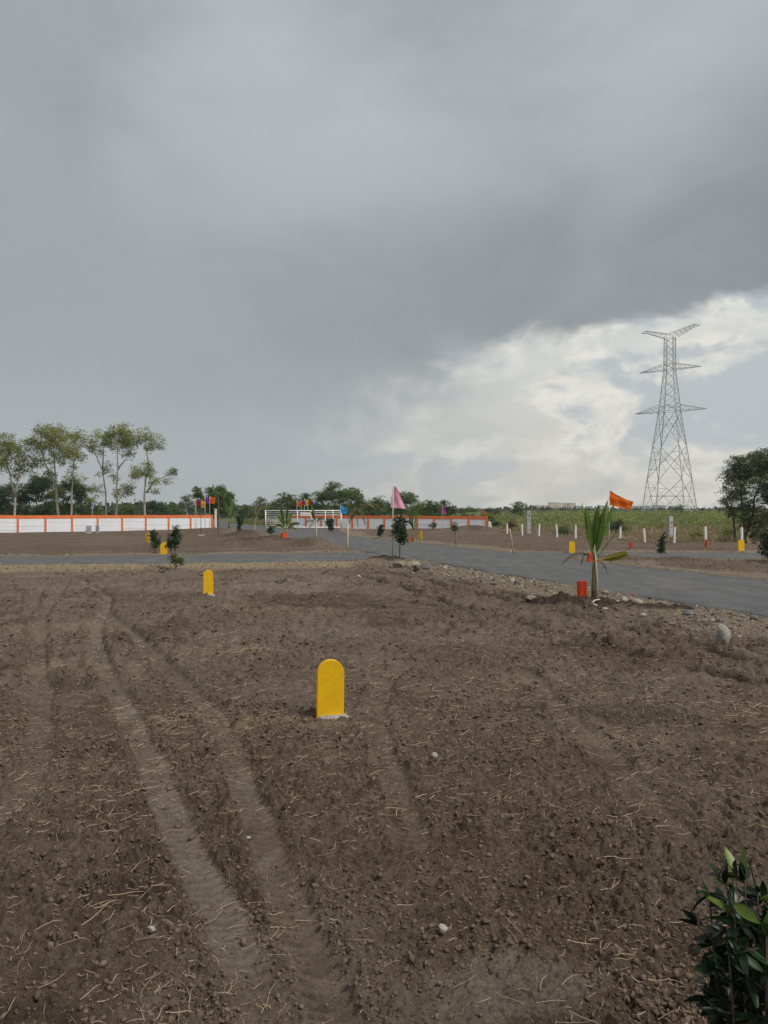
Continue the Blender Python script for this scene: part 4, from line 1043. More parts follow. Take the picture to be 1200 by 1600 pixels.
palm((3.96, 14.50), 'large green coconut sapling with a yellowing frond and stake at the road edge', 0.80, 0.042, [
    ((-0.16, 0.0, 1.2), (-0.21, 0.05, 1.80), 0.055, G_), ((-0.06, 0.08, 1.25), (-0.07, 0.15, 1.62), 0.055, G_), ((0.01, -0.05, 1.25), (0.04, -0.05, 1.66), 0.06, G_),
    ((0.10, 0.05, 1.2), (0.27, 0.0, 1.84), 0.06, G_), ((0.14, -0.1, 1.2), (0.36, -0.1, 1.78), 0.055, G_), ((0.08, 0.1, 1.1), (0.18, 0.1, 1.58), 0.055, G_), ((-0.10, -0.08, 1.0), (-0.12, -0.1, 1.45), 0.045, G_),
    ((0.22, -0.1, 1.02), (0.50, -0.15, 1.40), 0.05, G_), ((0.02, 0.02, 1.3), (0.10, 0.02, 1.75), 0.06, G_), ((-0.10, 0.0, 1.2), (-0.15, 0.02, 1.68), 0.055, G_), ((0.12, 0.0, 1.25), (0.22, 0.0, 1.70), 0.06, G_), ((0.05, -0.1, 1.05), (0.12, -0.12, 1.42), 0.06, G_), ((0.20, 0.0, 0.72), (0.60, -0.05, 0.84), 0.075, Y_), ((0.40, 0.02, 1.28), (0.66, 0.05, 1.05), 0.03, D_), ((-0.30, 0.0, 1.0), (-0.60, 0.05, 0.62), 0.035, D_), ((-0.2, -0.05, 1.0), (-0.24, 0.0, 0.62), 0.035, G_), ((0.15, -0.1, 0.72), (0.24, -0.05, 0.48), 0.02, D_)],
    (0.07, 1.0, -0.06, 0.017), 3)
palm((-5.38, 41.94), 'green palm sapling with spreading fronds left of the road', 0.55, 0.09, [((-0.1, 0, 1.1), (-0.25, 0, 1.75), 0.10, G_), ((0.05, 0.1, 1.1), (0.15, 0.1, 1.75), 0.11, G_), ((0.15, 0, 1.0), (0.35, 0, 1.45), 0.09, G_),
    ((-0.3, 0, 0.95), (-0.62, 0.05, 0.62), 0.09, 'light_leaf'), ((0.35, 0, 0.95), (0.75, 0.05, 0.85), 0.09, 'light_leaf'), ((-0.2, 0, 1.1), (-0.45, 0, 1.3), 0.09, G_), ((0.3, 0.1, 0.8), (0.6, 0, 0.5), 0.07, Y_)], None, 4)
palm((-3.63, 40.75), 'thin palm sapling with yellowing leaves on a pale stake beside the road', 1.25, 0.03, [((-0.1, 0, 1.5), (-0.2, 0, 2.1), 0.07, G_), ((-0.25, 0, 1.4), (-0.5, 0, 1.15), 0.09, 'light_leaf'), ((0.2, 0, 1.55), (0.42, 0, 1.35), 0.05, 'dark_leaf'), ((-0.2, 0, 1.2), (-0.4, 0, 0.85), 0.08, Y_), ((-0.05, 0, 1.5), (-0.22, 0, 1.75), 0.08, 'light_leaf')], (0.05, 1.2, -0.02, 0.03), 5, 'stick')
palm((-1.53, 32.73), 'dried drooping palm sapling tied to a stake at the road corner', 1.25, 0.024, [((0.22, 0, 2.15), (0.65, 0, 1.55), 0.06, D_), ((0.75, 0.1, 2.55), (1.5, 0.0, 1.72), 0.085, 'dry_frond'), ((0.3, 0, 2.1), (0.42, 0, 1.0), 0.06, D_), ((0.0, 0, 1.6), (-0.08, 0, 2.0), 0.04, D_), ((0.45, 0, 2.3), (0.75, 0, 1.1), 0.06, D_), ((0.6, -0.1, 2.5), (1.2, -0.1, 1.75), 0.07, 'dry_frond')], (-0.05, 1.2, 0.05, 0.024), 6, 'stick')
palm((1.59, 42.35), 'upright green palm sapling behind the pink flag before the right wall', 0.5, 0.06, [((-0.08, 0, 1.1), (-0.2, 0, 1.7), 0.09, G_), ((0.08, 0, 1.1), (0.28, 0, 1.75), 0.09, G_), ((0.0, 0, 1.1), (0.05, 0, 1.8), 0.10, G_), ((0.05, 0, 0.9), (-0.28, 0, 1.15), 0.07, 'light_leaf'), ((0.1, 0, 0.8), (0.22, 0, 1.0), 0.07, Y_)], None, 7)
palm((-13.31, 66.0), 'green palm sapling in the gap between wall and gate', 0.7, 0.08, [((-0.1, 0, 1.5), (-0.3, 0, 2.1), 0.14, G_), ((0.1, 0, 1.5), (0.3, 0, 2.0), 0.14, G_), ((-0.3, 0, 1.3), (-0.6, 0, 1.5), 0.12, 'light_leaf'), ((0.35, 0, 1.5), (0.8, 0, 1.6), 0.12, G_), ((0.3, 0, 1.2), (0.6, 0, 1.0), 0.1, 'light_leaf')], None, 8)
palm((-10.10, 60.0), 'dried brown palm standing in the gap left of the gate', 1.2, 0.04, [((0.1, 0, 2.0), (0.2, 0, 2.75), 0.09, D_), ((0.3, 0, 2.3), (0.75, 0, 2.0), 0.09, D_), ((-0.1, 0, 1.8), (-0.1, 0, 1.0), 0.10, D_), ((0.15, 0, 1.8), (0.1, 0, 0.9), 0.12, D_), ((0.25, 0, 2.4), (0.55, 0, 2.5), 0.05, 'dark_leaf')], None, 9, 'stick')

# ------------------------------------------------------------------ bamboo stakes by the far road edge
bs = thing('bamboo_stake', 'leaning bamboo stake standing at the far edge of the road', 'stake', (*(5.39, 32.00), gz(*(5.39, 32.00))))
mb = MB(); mb.tube([(0, 0, -0.15), (-0.06, 0, 0.55), (-0.15, 0, 1.1)], [0.03, 0.028, 0.024], 8); mb.build('pole', 'wood', bs, True)
mb = MB()
for z in (0.18, 0.42, 0.66, 0.9): mb.tube([(-0.12 * z, 0, z), (-0.12 * z - 0.002, 0, z + 0.02)], 0.032, 8)
mb.build('node_rings', 'wood', bs, True)
bs2 = thing('bamboo_stake', 'short stub of a stake beside the leaning bamboo stake', 'stake', (*(5.29, 32.00), gz(*(5.29, 32.00))))
mb = MB(); mb.tube([(0, 0, -0.1), (0.0, 0, 0.1), (0.01, 0, 0.2)], [0.025, 0.024, 0.02], 8); mb.build('pole', 'stick', bs2, True)

# ------------------------------------------------------------------ rocks that can be told apart
def rock(pos, label, s, mat, seed, rz=0, sink=0.3, group=None):
    import bmesh
    r = np.random.default_rng(seed); bm = bmesh.new(); bmesh.ops.create_icosphere(bm, subdivisions=3, radius=1)
    cuts = [Vector(r.normal(0, 1, 3)).normalized() for _ in range(9)]; off = r.uniform(0.55, 0.85, 9)
    for v in bm.verts:
        for c, o_ in zip(cuts, off):
            d = v.co.dot(c)
            if d > o_: v.co -= c * (d - o_) * 0.92
        v.co *= 1 + r.normal(0, 0.012)
        v.co = Vector((v.co.x * s[0], v.co.y * s[1], v.co.z * s[2]))
    me = bpy.data.meshes.new('rock'); bm.to_mesh(me); bm.free(); me.materials.append(M[mat])
    x, y = pos; o = mesh_obj('rock', me, None, None, (x, y, gz(x, y) + s[2] * (0.75 - sink))); o.rotation_euler = (0, 0, radians(rz)); tag(o, label, 'rock', group); return o
rock((4.46, 10.14), 'pale upright rock at the right edge of the near plot', (0.115, 0.10, 0.175), 'rock_pale', 1, 20, 0.1)
rock((0.86, 23.48), 'largest tan boulder in the heap below the pink flag', (0.26, 0.2, 0.16), 'rock', 2, 10)
rock((0.44, 23.74), 'left brown boulder in the heap below the pink flag', (0.2, 0.18, 0.14), 'rock', 3, 40)
rock((0.96, 22.27), 'dark grey boulder in front of the heap below the pink flag', (0.14, 0.12, 0.12), 'rock_grey', 4, 70)
rock((1.23, 22.74), 'right grey brown boulder in the heap below the pink flag', (0.17, 0.14, 0.13), 'rock_grey', 5, 10)
rock((0.62, 24.83), 'small tan stone behind the heap below the pink flag', (0.12, 0.1, 0.09), 'rock', 6, 80)
rock((2.73, 14.30), 'pale flat stone on the verge left of the large coconut sapling', (0.12, 0.09, 0.06), 'rock', 7, 10)
rock((4.68, 15.10), 'pale stone right of the large coconut sapling', (0.10, 0.09, 0.07), 'rock', 8, 30)
rock((4.50, 13.67), 'wide grey stone on the verge right of the coconut sapling', (0.13, 0.11, 0.07), 'rock', 9, 60)
rock((-0.67, 20.00), 'small pale stone at the top edge of the near plot', (0.07, 0.06, 0.05), 'rock_pale', 10)
rock((0.25, 3.26), 'rounded fist-sized stone on the near soil', (0.026, 0.022, 0.022), 'rock_pale', 11)
rock((-0.99, 3.26), 'pale pebble on the near soil left of the tyre tracks', (0.020, 0.016, 0.016), 'rock_pale', 12)
rock((0.37, 5.58), 'cream pebble on the soil right of the large yellow marker', (0.03, 0.022, 0.02), 'rock_pale', 13)
rock((-0.75, 4.24), 'white pebble in the right-hand tyre track', (0.016, 0.013, 0.012), 'rock_pale', 14)
rock((8.63, 18.46), 'white stone beside the road on the far right verge', (0.14, 0.07, 0.04), 'rock_pale', 15)
r2 = np.random.default_rng(77)
for k in range(26):
    t = r2.uniform(0, 1); yy = 11.0 + 15.5 * t; xx = 0.48 - 0.357 * (yy - 28.8) - r2.uniform(0.35, 2.0)
    s = r2.uniform(0.05, 0.11); rock((xx, yy), 'rubble stone lying on the gravel verge of the diagonal road', (s, s * r2.uniform(0.6, 0.9), s * r2.uniform(0.45, 0.7)), ['rock', 'rock_pale', 'rock_grey'][k % 3], 100 + k, r2.uniform(0, 180), 0.3, 'rubble stones on the near verge')

# bits of litter
rag = MB(); rx, ry = (3.76, 13.67); rz0 = gz(rx, ry) + 0.02
rag.tube([(0.09, 0, 0.10), (0.0, 0, 0.085), (-0.045, -0.01, 0.05), (-0.04, -0.02, 0.02), (0.0, -0.03, 0.0), (0.04, -0.03, 0.0)], [0.006, 0.012, 0.016, 0.018, 0.012, 0.006], 6)
o = rag.build('plastic_strip', 'plastic_white', None, True, (rx, ry, rz0)); tag(o, 'curled white plastic strip on the dark soil below the coconut sapling', 'litter')
rag = MB(); rag.tube([(0, 0, 0), (0.05, 0, 0.006), (0.12, 0.01, 0.004)], [0.007, 0.012, 0.006], 6)
rx, ry = (3.80, 13.42); o = rag.build('plastic_strip', 'plastic_white', None, True, (rx, ry, gz(rx, ry) + 0.03)); tag(o, 'straight white plastic scrap right of the curled strip', 'litter')
rx, ry = (5.16, 16.12); sh = MB(); sh.add([(-0.12, -0.05, 0), (0.1, -0.06, 0.02), (0.13, 0.05, 0.05), (-0.06, 0.06, 0.05), (-0.1, -0.04, 0.03), (0.1, -0.05, 0.05), (0.12, 0.04, 0.08), (-0.05, 0.05, 0.075)], [(0, 3, 2, 1), (4, 5, 6, 7), (0, 1, 5, 4), (1, 2, 6, 5), (2, 3, 7, 6), (3, 0, 4, 7)])
o = sh.build('brick_shard', 'brick_red', None, False, (rx, ry, gz(rx, ry) + 0.01)); tag(o, 'dark red brick shard on the verge right of the coconut sapling', 'brick')
hx, hy = (-6.20, 21.39); hz = gz(hx, hy); hs = MB()
hs.tube([(0.055 * cos(a), -0.01 * a, 0.03 + 0.055 * sin(a)) for a in np.linspace(-0.6, 2 * pi - 0.7, 16)] + [(0.13, 0.06, 0.06), (0.22, 0.10, 0.0)], 0.013, 7)
o = hs.build('hose_loop', 'rubber', None, True, (hx, hy, hz + 0.02)); tag(o, 'short loop of black hose on the verge left of the yellow marker', 'hose')

# ------------------------------------------------------------------ trees behind the left wall
make_tree('tall_tree', 'tall slender tree with open crown at the left edge behind the wall', 'tree', 78, [[(-37.51, 0.82, 0.00)[:2], (-37.51, 3.56, 0.00)[:2], (-38.22, 6.16, 0.00)[:2], (-38.48, 8.11, 0.00)[:2]], [(-37.44, 3.23, 0.00)[:2], (-37.05, 5.50, 0.00)[:2], (-36.86, 7.13, 0.00)[:2]]],
    [(-38.09, 7.33, 1.10), (-36.53, 6.93, 0.91), (-38.74, 8.43, 0.84), (-37.44, 7.97, 0.78), (-37.38, 5.38, 0.58), (-38.68, 6.16, 0.78), (-39.78, 7.78, 0.91), (-39.98, 6.48, 0.78), (-37.70, 8.76, 0.58), (-36.27, 5.83, 0.52)], 'olive', 'bark_pale', 0.19, 1.00, 'tall trees behind the left wall', 0.13, 21, False, 0.44, 27, 0.95, None, 1.45)
make_tree('tall_tree', 'broad tall tree, second from the left behind the wall', 'tree', 79, [[(-33.38, 0.81, 0.00)[:2], (-33.71, 3.91, 0.00)[:2], (-33.77, 5.88, 0.00)[:2], (-33.97, 8.19, 0.00)[:2]], [(-33.71, 4.56, 0.00)[:2], (-34.63, 6.21, 0.00)[:2], (-35.02, 7.86, 0.00)[:2]]],
    [(-34.56, 8.84, 1.05), (-33.05, 9.11, 1.05), (-35.81, 8.19, 0.79), (-33.71, 7.40, 0.99), (-33.90, 9.83, 0.72), (-35.15, 9.77, 0.59), (-35.55, 6.74, 0.53), (-32.59, 7.79, 0.72), (-33.84, 3.71, 0.53), (-34.50, 5.68, 0.46), (-36.34, 8.84, 0.46)], 'olive', 'bark_pale', 0.19, 1.19, 'tall trees behind the left wall', 0.14, 22, False, 0.44, 27, 0.95, None, 1.45)
make_tree('tall_tree', 'thin tall tree, third from the left behind the wall', 'tree', 77, [[(-31.44, 0.84, 0.00)[:2], (-31.31, 3.53, 0.00)[:2], (-31.12, 5.78, 0.00)[:2], (-30.93, 8.35, 0.00)[:2]]],
    [(-30.93, 8.54, 0.83), (-30.16, 8.67, 0.58), (-31.31, 7.25, 0.58), (-30.54, 7.25, 0.51), (-31.44, 5.20, 0.45), (-30.61, 4.94, 0.51), (-31.06, 6.23, 0.45), (-30.67, 9.31, 0.51)], 'olive', 'bark_pale', 0.18, 0.94, 'tall trees behind the left wall', 0.10, 23, False, 0.44, 27, 0.95, None, 1.45)
make_tree('tall_tree', 'leaning slender tree, fourth from the left behind the wall', 'tree', 78, [[(-28.14, 0.82, 0.00)[:2], (-28.28, 3.56, 0.00)[:2], (-28.54, 5.83, 0.00)[:2], (-29.25, 7.33, 0.00)[:2], (-29.71, 8.11, 0.00)[:2]], [(-28.60, 5.83, 0.00)[:2], (-28.60, 8.11, 0.00)[:2]]],
    [(-29.25, 8.76, 0.65), (-28.34, 9.28, 0.72), (-29.71, 7.97, 0.46), (-28.86, 7.91, 0.46), (-28.34, 5.38, 0.52), (-29.12, 3.82, 0.58), (-30.03, 3.69, 0.39), (-27.95, 6.29, 0.33)], 'olive', 'bark_pale', 0.18, 0.88, 'tall trees behind the left wall', 0.10, 24, False, 0.44, 27, 0.95, None, 1.45)
make_tree('tall_tree', 'tall tree with dense flat top, fifth from the left behind the wall', 'tree', 77, [[(-26.95, 0.84, 0.00)[:2], (-26.82, 3.85, 0.00)[:2], (-26.69, 6.10, 0.00)[:2], (-26.69, 8.02, 0.00)[:2]], [(-26.76, 5.78, 0.00)[:2], (-25.79, 7.06, 0.00)[:2]]],
    [(-26.82, 8.79, 0.90), (-25.92, 9.31, 0.83), (-27.59, 8.67, 0.64), (-26.44, 9.82, 0.64), (-25.47, 8.35, 0.58), (-25.67, 7.25, 0.45), (-26.18, 3.66, 0.58), (-26.95, 3.53, 0.39), (-27.08, 5.14, 0.32), (-25.67, 4.17, 0.32), (-27.33, 9.44, 0.45)], 'olive', 'bark_pale', 0.19, 1.25, 'tall trees behind the left wall', 0.11, 25, False, 0.44, 27, 0.95, None, 1.45)
make_tree('tall_tree', 'two-tiered tree with a side bough, rightmost of the tall trees', 'tree', 76, [[(-23.62, 0.85, 0.00)[:2], (-23.69, 3.19, 0.00)[:2], (-23.56, 4.78, 0.00)[:2], (-23.31, 6.36, 0.00)[:2], (-23.50, 7.63, 0.00)[:2]], [(-23.56, 3.51, 0.00)[:2], (-22.80, 4.65, 0.00)[:2], (-21.66, 5.09, 0.00)[:2]]],
    [(-23.56, 8.83, 0.76), (-22.61, 8.58, 0.57), (-24.19, 8.70, 0.44), (-23.18, 7.94, 0.38), (-22.29, 7.94, 0.32), (-23.94, 5.41, 0.70), (-23.05, 5.73, 0.57), (-21.15, 5.28, 0.44), (-24.57, 5.66, 0.44), (-22.48, 4.65, 0.44), (-20.77, 5.73, 0.25), (-21.41, 4.65, 0.25), (-22.67, 3.64, 0.32), (-23.43, 6.36, 0.38)], 'olive', 'bark_pale', 0.18, 1.19, 'tall trees behind the left wall', 0.12, 26, False, 0.44, 27, 0.95, None, 1.45)

make_tree('round_tree', 'dense round green tree behind the flag cluster', 'tree', 84, [[(-18.34, 0.75, 0.00)[:2], (-18.34, 2.29, 0.00)[:2], (-18.20, 3.34, 0.00)[:2]]],
    [(-18.20, 3.13, 1.05), (-19.04, 2.64, 0.77), (-17.36, 2.85, 0.84), (-17.85, 3.90, 0.70), (-18.76, 3.83, 0.56), (-17.08, 3.34, 0.56), (-20.30, 3.34, 0.56), (-20.44, 3.97, 0.35), (-20.16, 2.43, 0.56), (-17.85, 1.94, 0.84), (-18.76, 1.73, 0.63)], 'fern', 'bark_dark', 0.20, 1.25, None, 0.16, 31)
make_tree('small_tree', 'small pale grey-green tree left of the flag cluster behind the wall', 'tree', 90, [[(-23.10, 0.68, 0.00)[:2], (-23.10, 1.95, 0.00)[:2], (-23.10, 2.92, 0.00)[:2]]],
    [(-23.25, 3.08, 0.53), (-22.72, 2.62, 0.38), (-23.55, 2.55, 0.30), (-23.02, 3.38, 0.30)], 'grey_leaf', 'bark_pale', 0.18, 0.7, None, 0.08, 32)
make_tree('right_tree', 'dark feathery many-stemmed tree at the right edge behind the posts', 'tree', 40.5, [[(19.07, -0.09, 0.00)[:2], (18.97, 0.69, 0.00)[:2], (18.90, 1.70, 0.00)[:2], (18.83, 3.05, 0.00)[:2]], [(18.9, 0.0), (19.44, 1.19, 0.00)[:2], (19.64, 2.37, 0.00)[:2], (19.91, 3.56, 0.00)[:2]], [(18.56, -0.09, 0.00)[:2], (18.56, 1.02, 0.00)[:2], (18.43, 2.21, 0.00)[:2]], [(19.30, 0.35, 0.00)[:2], (20.25, 1.70, 0.00)[:2], (20.76, 2.88, 0.00)[:2]]],
    [(18.90, 4.06, 0.57), (19.64, 4.33, 0.57), (20.35, 4.23, 0.61), (18.39, 3.56, 0.44), (19.30, 3.32, 0.61), (20.08, 3.22, 0.54), (18.23, 2.88, 0.34), (18.73, 2.54, 0.44), (19.30, 2.04, 0.51), (18.06, 2.21, 0.27), (18.56, 1.70, 0.34), (19.17, 1.29, 0.41), (20.25, 4.67, 0.41), (20.99, 3.89, 0.68), (21.43, 2.88, 0.61), (20.59, 2.54, 0.47), (19.91, 1.19, 0.41), (20.76, 1.53, 0.47), (18.50, 4.33, 0.27), (19.58, 0.52, 0.30)], 'tree_leaf', 'bark_dark', 0.12, 1.3, None, 0.08, 41, True, 0.28, 50, 0.9, None, 1.3)

# thorn shrubs behind walls and gate: (px x, top y, half width, D, label)
def shrub(px, ytop, hw, D, label, leaf='fern', seed=1, feather=True, dens=1.0, name='thorn_shrub', llen=0.2):
    k = D / 1200.0; r = np.random.default_rng(seed); x0 = (px - 600) * k; top = 1.8 + (797 - ytop) * k; W_ = hw * k
    cl = []; n = max(6, int(5.0 * W_ * top / 2.4))
    for i in range(n):
        u = r.uniform(-1, 1); hmax = top * math.sqrt(max(0.2, 1 - 0.6 * u * u)); z = r.uniform(0.25, 0.97) * hmax; cl.append((x0 + u * W_, z, r.uniform(0.45, 0.8) * min(1.0, top / 3.2)))
    cl.append((x0 + r.normal(0, 0.2) * W_, top * 0.92, 0.5)); cl.append((x0 + 0.5 * W_, top * 0.75, 0.5)); cl.append((x0 - 0.5 * W_, top * 0.78, 0.5))
    return make_tree(name, label, 'shrub', D, [[(x0, 0), (x0 + 0.1, top * 0.3), (x0 - 0.1, top * 0.55)], [(x0 + 0.1, 0.1), (x0 + W_ * 0.5, top * 0.5)], [(x0 - 0.1, 0.1), (x0 - W_ * 0.5, top * 0.5)]], cl, leaf, 'bark_dark', llen, dens, 'thorn shrubs beyond the plot', 0.05, seed, feather, 0.42, 34, 0.8, None, 1.2)
SH = [(8, 757, 22, 90, 'dark thicket shrub at the left edge behind the first tall tree', 'dark_leaf'), (58, 742, 28, 88, 'large dark shrub between the first two tall trees', 'dark_leaf'), (108, 750, 26, 92, 'dark shrub behind the second and third tall trees', 'dark_leaf'),
      (140, 780, 18, 95, 'low light green shrub left of the lilac pennant', 'light_leaf'), (195, 790, 20, 110, 'low green shrub behind the fifth tall tree', 'fern'), (243, 785, 18, 105, 'low dark green shrub behind the rightmost tall tree', 'dark_leaf'), (272, 790, 12, 115, 'low shrub left of the small pale tree', 'fern'),
      (385, 792, 14, 110, 'low shrub seen through the gap left of the gate', 'fern'), (412, 778, 12, 98, 'shrub behind the left end of the gate', 'fern'), (448, 774, 24, 92, 'wide thorn shrub behind the gate and its flags', 'fern'), (488, 770, 22, 94, 'thorn shrub behind the maroon flag at the gate', 'dark_leaf'),
      (522, 753, 22, 90, 'tallest wispy thorn shrub behind the wall right of the gate', 'fern'), (552, 764, 20, 92, 'wispy thorn shrub behind the light blue flag', 'fern'), (588, 778, 18, 90, 'thorn shrub left of the pink pennant behind the right wall', 'fern'), (634, 768, 20, 88, 'wispy thorn shrub right of the pink pennant behind the wall', 'fern'),
      (668, 782, 20, 90, 'thorn shrub left of the magenta pennant behind the wall', 'fern'), (695, 784, 18, 92, 'thorn shrub directly behind the magenta pennant', 'dark_leaf'), (732, 793, 16, 120, 'low thorn shrub left of the wall end pennant', 'fern'), (768, 793, 13, 130, 'low round shrub right of the wall end', 'far_leaf'),
      (811, 785, 11, 120, 'round dark shrub standing above the tall weathered slab', 'fern'), (1060, 790, 10, 150, 'low shrub at the foot of the lattice tower', 'far_leaf'), (762, 806, 10, 80, 'low light green shrub beyond the wall end', 'light_leaf')]
for k, (a, b, c, D, lab, lf) in enumerate(SH):
    shrub(a, b, c, D, lab, lf, 500 + k, True, 1.1 if lf == 'dark_leaf' else 0.9)

# ------------------------------------------------------------------ scrub and grass beyond the plot
def scrub():
    n = 1700; x = rng.uniform(10, 110, n); y = rng.uniform(74, 175, n)
    k = (x > 0.125 * y) & (x < 0.62 * y) ; x = x[k]; y = y[k]
    z, at, amp, er, out = ground(x, y, False); P = []; T = []
    for i in range(len(x)):
        hgt = rng.uniform(0.25, 0.75) * (1 + 0.2 * (y[i] > 100)); m = 26; b = rng.normal(0.5, 0.2)
        P.append(np.array([x[i], y[i], z[i] + hgt * 0.45]) + ball(rng, m) * np.array([0.9, 0.9, hgt * 0.55])); T.append(np.clip(b + rng.normal(0, 0.15, m), 0, 1))
    P = np.concatenate(P); T = np.concatenate(T)
    o = mesh_obj('scrub', leaf_mesh('scrub', P, rng.uniform(0.14, 0.34, len(P)), 0.5, 0.4, T, 61), 'grass'); tag(o, 'green scrub growing over the land beyond the fence posts', 'scrub', None, 'stuff')
    # blades
    def blades(name, n, xr, yr, hr, mat, label, cond, seed, clump=7):
        r = np.random.default_rng(seed); m = n // clump
        cx = r.uniform(*xr, m); cy = r.uniform(*yr, m)
        k = cond(cx, cy, r); cx = cx[k]; cy = cy[k]
        x = np.repeat(cx, clump) + r.normal(0, 0.12, len(cx) * clump); y = np.repeat(cy, clump) + r.normal(0, 0.12, len(cx) * clump)
        z = ground(x, y, False)[0]; h = r.uniform(*hr, len(x)) * np.repeat(r.uniform(0.5, 1.3, len(cx)), clump); a = r.uniform(0, 6.28, len(x)); w = 0.012 + 0.0006 * y; ln = r.normal(0, 0.3, (len(x), 2)) * h[:, None]
        V = np.stack([np.stack([x - np.cos(a) * w, y - np.sin(a) * w, z - 0.03], 1), np.stack([x + np.cos(a) * w, y + np.sin(a) * w, z - 0.03], 1), np.stack([x + ln[:, 0], y + ln[:, 1], z + h], 1)], 1).reshape(-1, 3)
        Fq = np.arange(len(V)).reshape(-1, 3); tint = np.repeat(np.clip(np.repeat(r.uniform(0.2, 0.8, len(cx)), clump) + r.normal(0, 0.15, len(x)), 0, 1), 3)
        o = mesh_obj(name, np_mesh(name, V, Fq, False, tint=tint), mat); tag(o, label, name.replace('_', ' '), None, 'stuff')
    def outside(cx, cy, r):
        _, at, _, er, out = ground(cx, cy, False); return (out > 0.4) & (cx < 0.66 * cy) & (r.uniform(0, 1, len(cx)) < 0.06 + 0.85 * at['green'] * (0.12 + 0.88 * sst(cy, 60, 78)))
    blades('grass', 110000, (8, 75), (38, 120), (0.15, 0.42), 'grass', 'green grass on the land beyond the fence posts', outside, 62)
    def outside_dry(cx, cy, r):
        _, at, _, er, out = ground(cx, cy, False); return (out > 0.3) & (cx < 0.66 * cy) & (r.uniform(0, 1, len(cx)) < 0.15 + 0.9 * at['dry'])
    blades('dry_grass', 60000, (8, 60), (30, 80), (0.12, 0.35), 'dry_grass', 'dry yellow grass between the fence posts and the green scrub', outside_dry, 63)
    def behind(cx, cy, r):
        return (np.abs(cx + 14) > 3.2) | (cy > 84)
    blades('roadside_grass', 26000, (-34, 9), (80, 108), (0.25, 0.7), 'grass', 'green and dry grass behind the walls and the gate', lambda a, b, r: ground(a, b, False)[3] > 0.5, 64)
scrub()
make_tree('dry_bush', 'dry brown bush beyond the fence left of the tall slab', 'shrub', 62, [[(10.33, 0), (10.33, 0.6), (10.38, 1.0)]], [(10.33, 0.87, 0.26), (10.13, 0.61, 0.21), (10.54, 0.66, 0.21), (10.38, 1.18, 0.15)], 'dry_grass', 'wood', 0.16, 1.2, None, 0.03, 71, True, 0.2, 20)
for k, (px, py, rr, D, lab, lf) in enumerate([(880, 832, 9, 55, 'low green bush behind the fourth fence post', 'fern'), (962, 822, 12, 58, 'dark green bush behind the coconut sapling and sixth post', 'dark_leaf'), (775, 818, 6, 75, 'small dark bush right of the wall end', 'dark_leaf'), (420, 815, 8, 80, 'dry bramble heap seen left of the gate', 'dry_grass'), (1090, 838, 10, 47, 'green weed clump behind the ninth fence post', 'grass'), (1140, 830, 10, 44, 'green weed clump left of the right-hand tree', 'grass')]):
    kx = D / 1200; x0 = (px - 600) * kx; zc = max(0.35, 1.8 + (797 - py) * kx); rm = rr * kx
    make_tree('bush', lab, 'bush', D, [[(x0, 0), (x0, zc * 0.6), (x0 + 0.05, zc)]], [(x0 + rm * dx_, max(0.15, zc + rm * dz_), rm * 0.6) for dx_, dz_ in ((0, 0), (0.8, -0.2), (-0.8, -0.2), (0.3, 0.4), (-0.4, 0.3))], lf, 'bark_dark', 0.14, 1.0, None, 0.03, 700 + k, True, 0.26, 24)

# ------------------------------------------------------------------ far wood line
def far_wood():
    P = []; T = []; S = []
    r = np.random.default_rng(81)
    for i in range(420):
        a = radians(r.uniform(-38, 40)); D = r.uniform(230, 520) if a > radians(4) else r.uniform(150, 420); x = D * sin(a); y = D * cos(a)
        hgt = (r.uniform(1.6, 2.1) + D * 0.0012 * r.uniform(0.2, 1.3)) if a > radians(4) else (r.uniform(2.0, 2.7) + D * 0.0042 * r.uniform(0.3, 1.2)); rad = r.uniform(3, 8)
        m = 46; b = r.normal(0.45, 0.18)
        P.append(np.array([x, y, hgt * 0.5]) + ball(r, m) * np.array([rad, rad * 0.6, hgt * 0.52])); T.append(np.clip(b + r.normal(0, 0.12, m), 0, 1)); S.append(r.uniform(0.9, 2.0, m))
    P = np.concatenate(P); P[:, 2] = np.maximum(P[:, 2], 0.1)
    o = mesh_obj('far_wood', leaf_mesh('far_wood', P, np.concatenate(S), 0.7, 0.2, np.concatenate(T), 82), 'far_leaf'); tag(o, 'hazy line of distant trees along the horizon', 'trees', None, 'stuff')
far_wood()

# ------------------------------------------------------------------ far apartment blocks
def building(px0, px1, ytop, D, label, mat, cols, floors):
    k = D / 1200.0; x0 = (px0 - 600) * k; x1 = (px1 - 600) * k; H = 1.8 + (797 - ytop) * k; w = x1 - x0; dep = 11.0
    root = thing('apartment_block', label, 'building', ((x0 + x1) / 2, D, -2), 0, 'apartment blocks on the horizon')
    mb = MB(); mb.box(-w / 2, w / 2, 0, dep, 0, H + 2); mb.build('wall', mat, root)
    mb = MB(); mb.box(-w / 2 - 0.2, w / 2 + 0.2, -0.2, dep + 0.2, H + 2.003, H + 2.7); mb.build('parapet', mat, root)
    fh = (H + 2) / floors
    for f in range(floors):
        for c in range(cols):
            cx = -w / 2 + w * (c + 0.5) / cols; mb = MB(); mb.box(cx - w / cols * 0.25, cx + w / cols * 0.25, -0.05, 0.2, f * fh + fh * 0.3, f * fh + fh * 0.78); mb.build('window', 'window_dark', root)
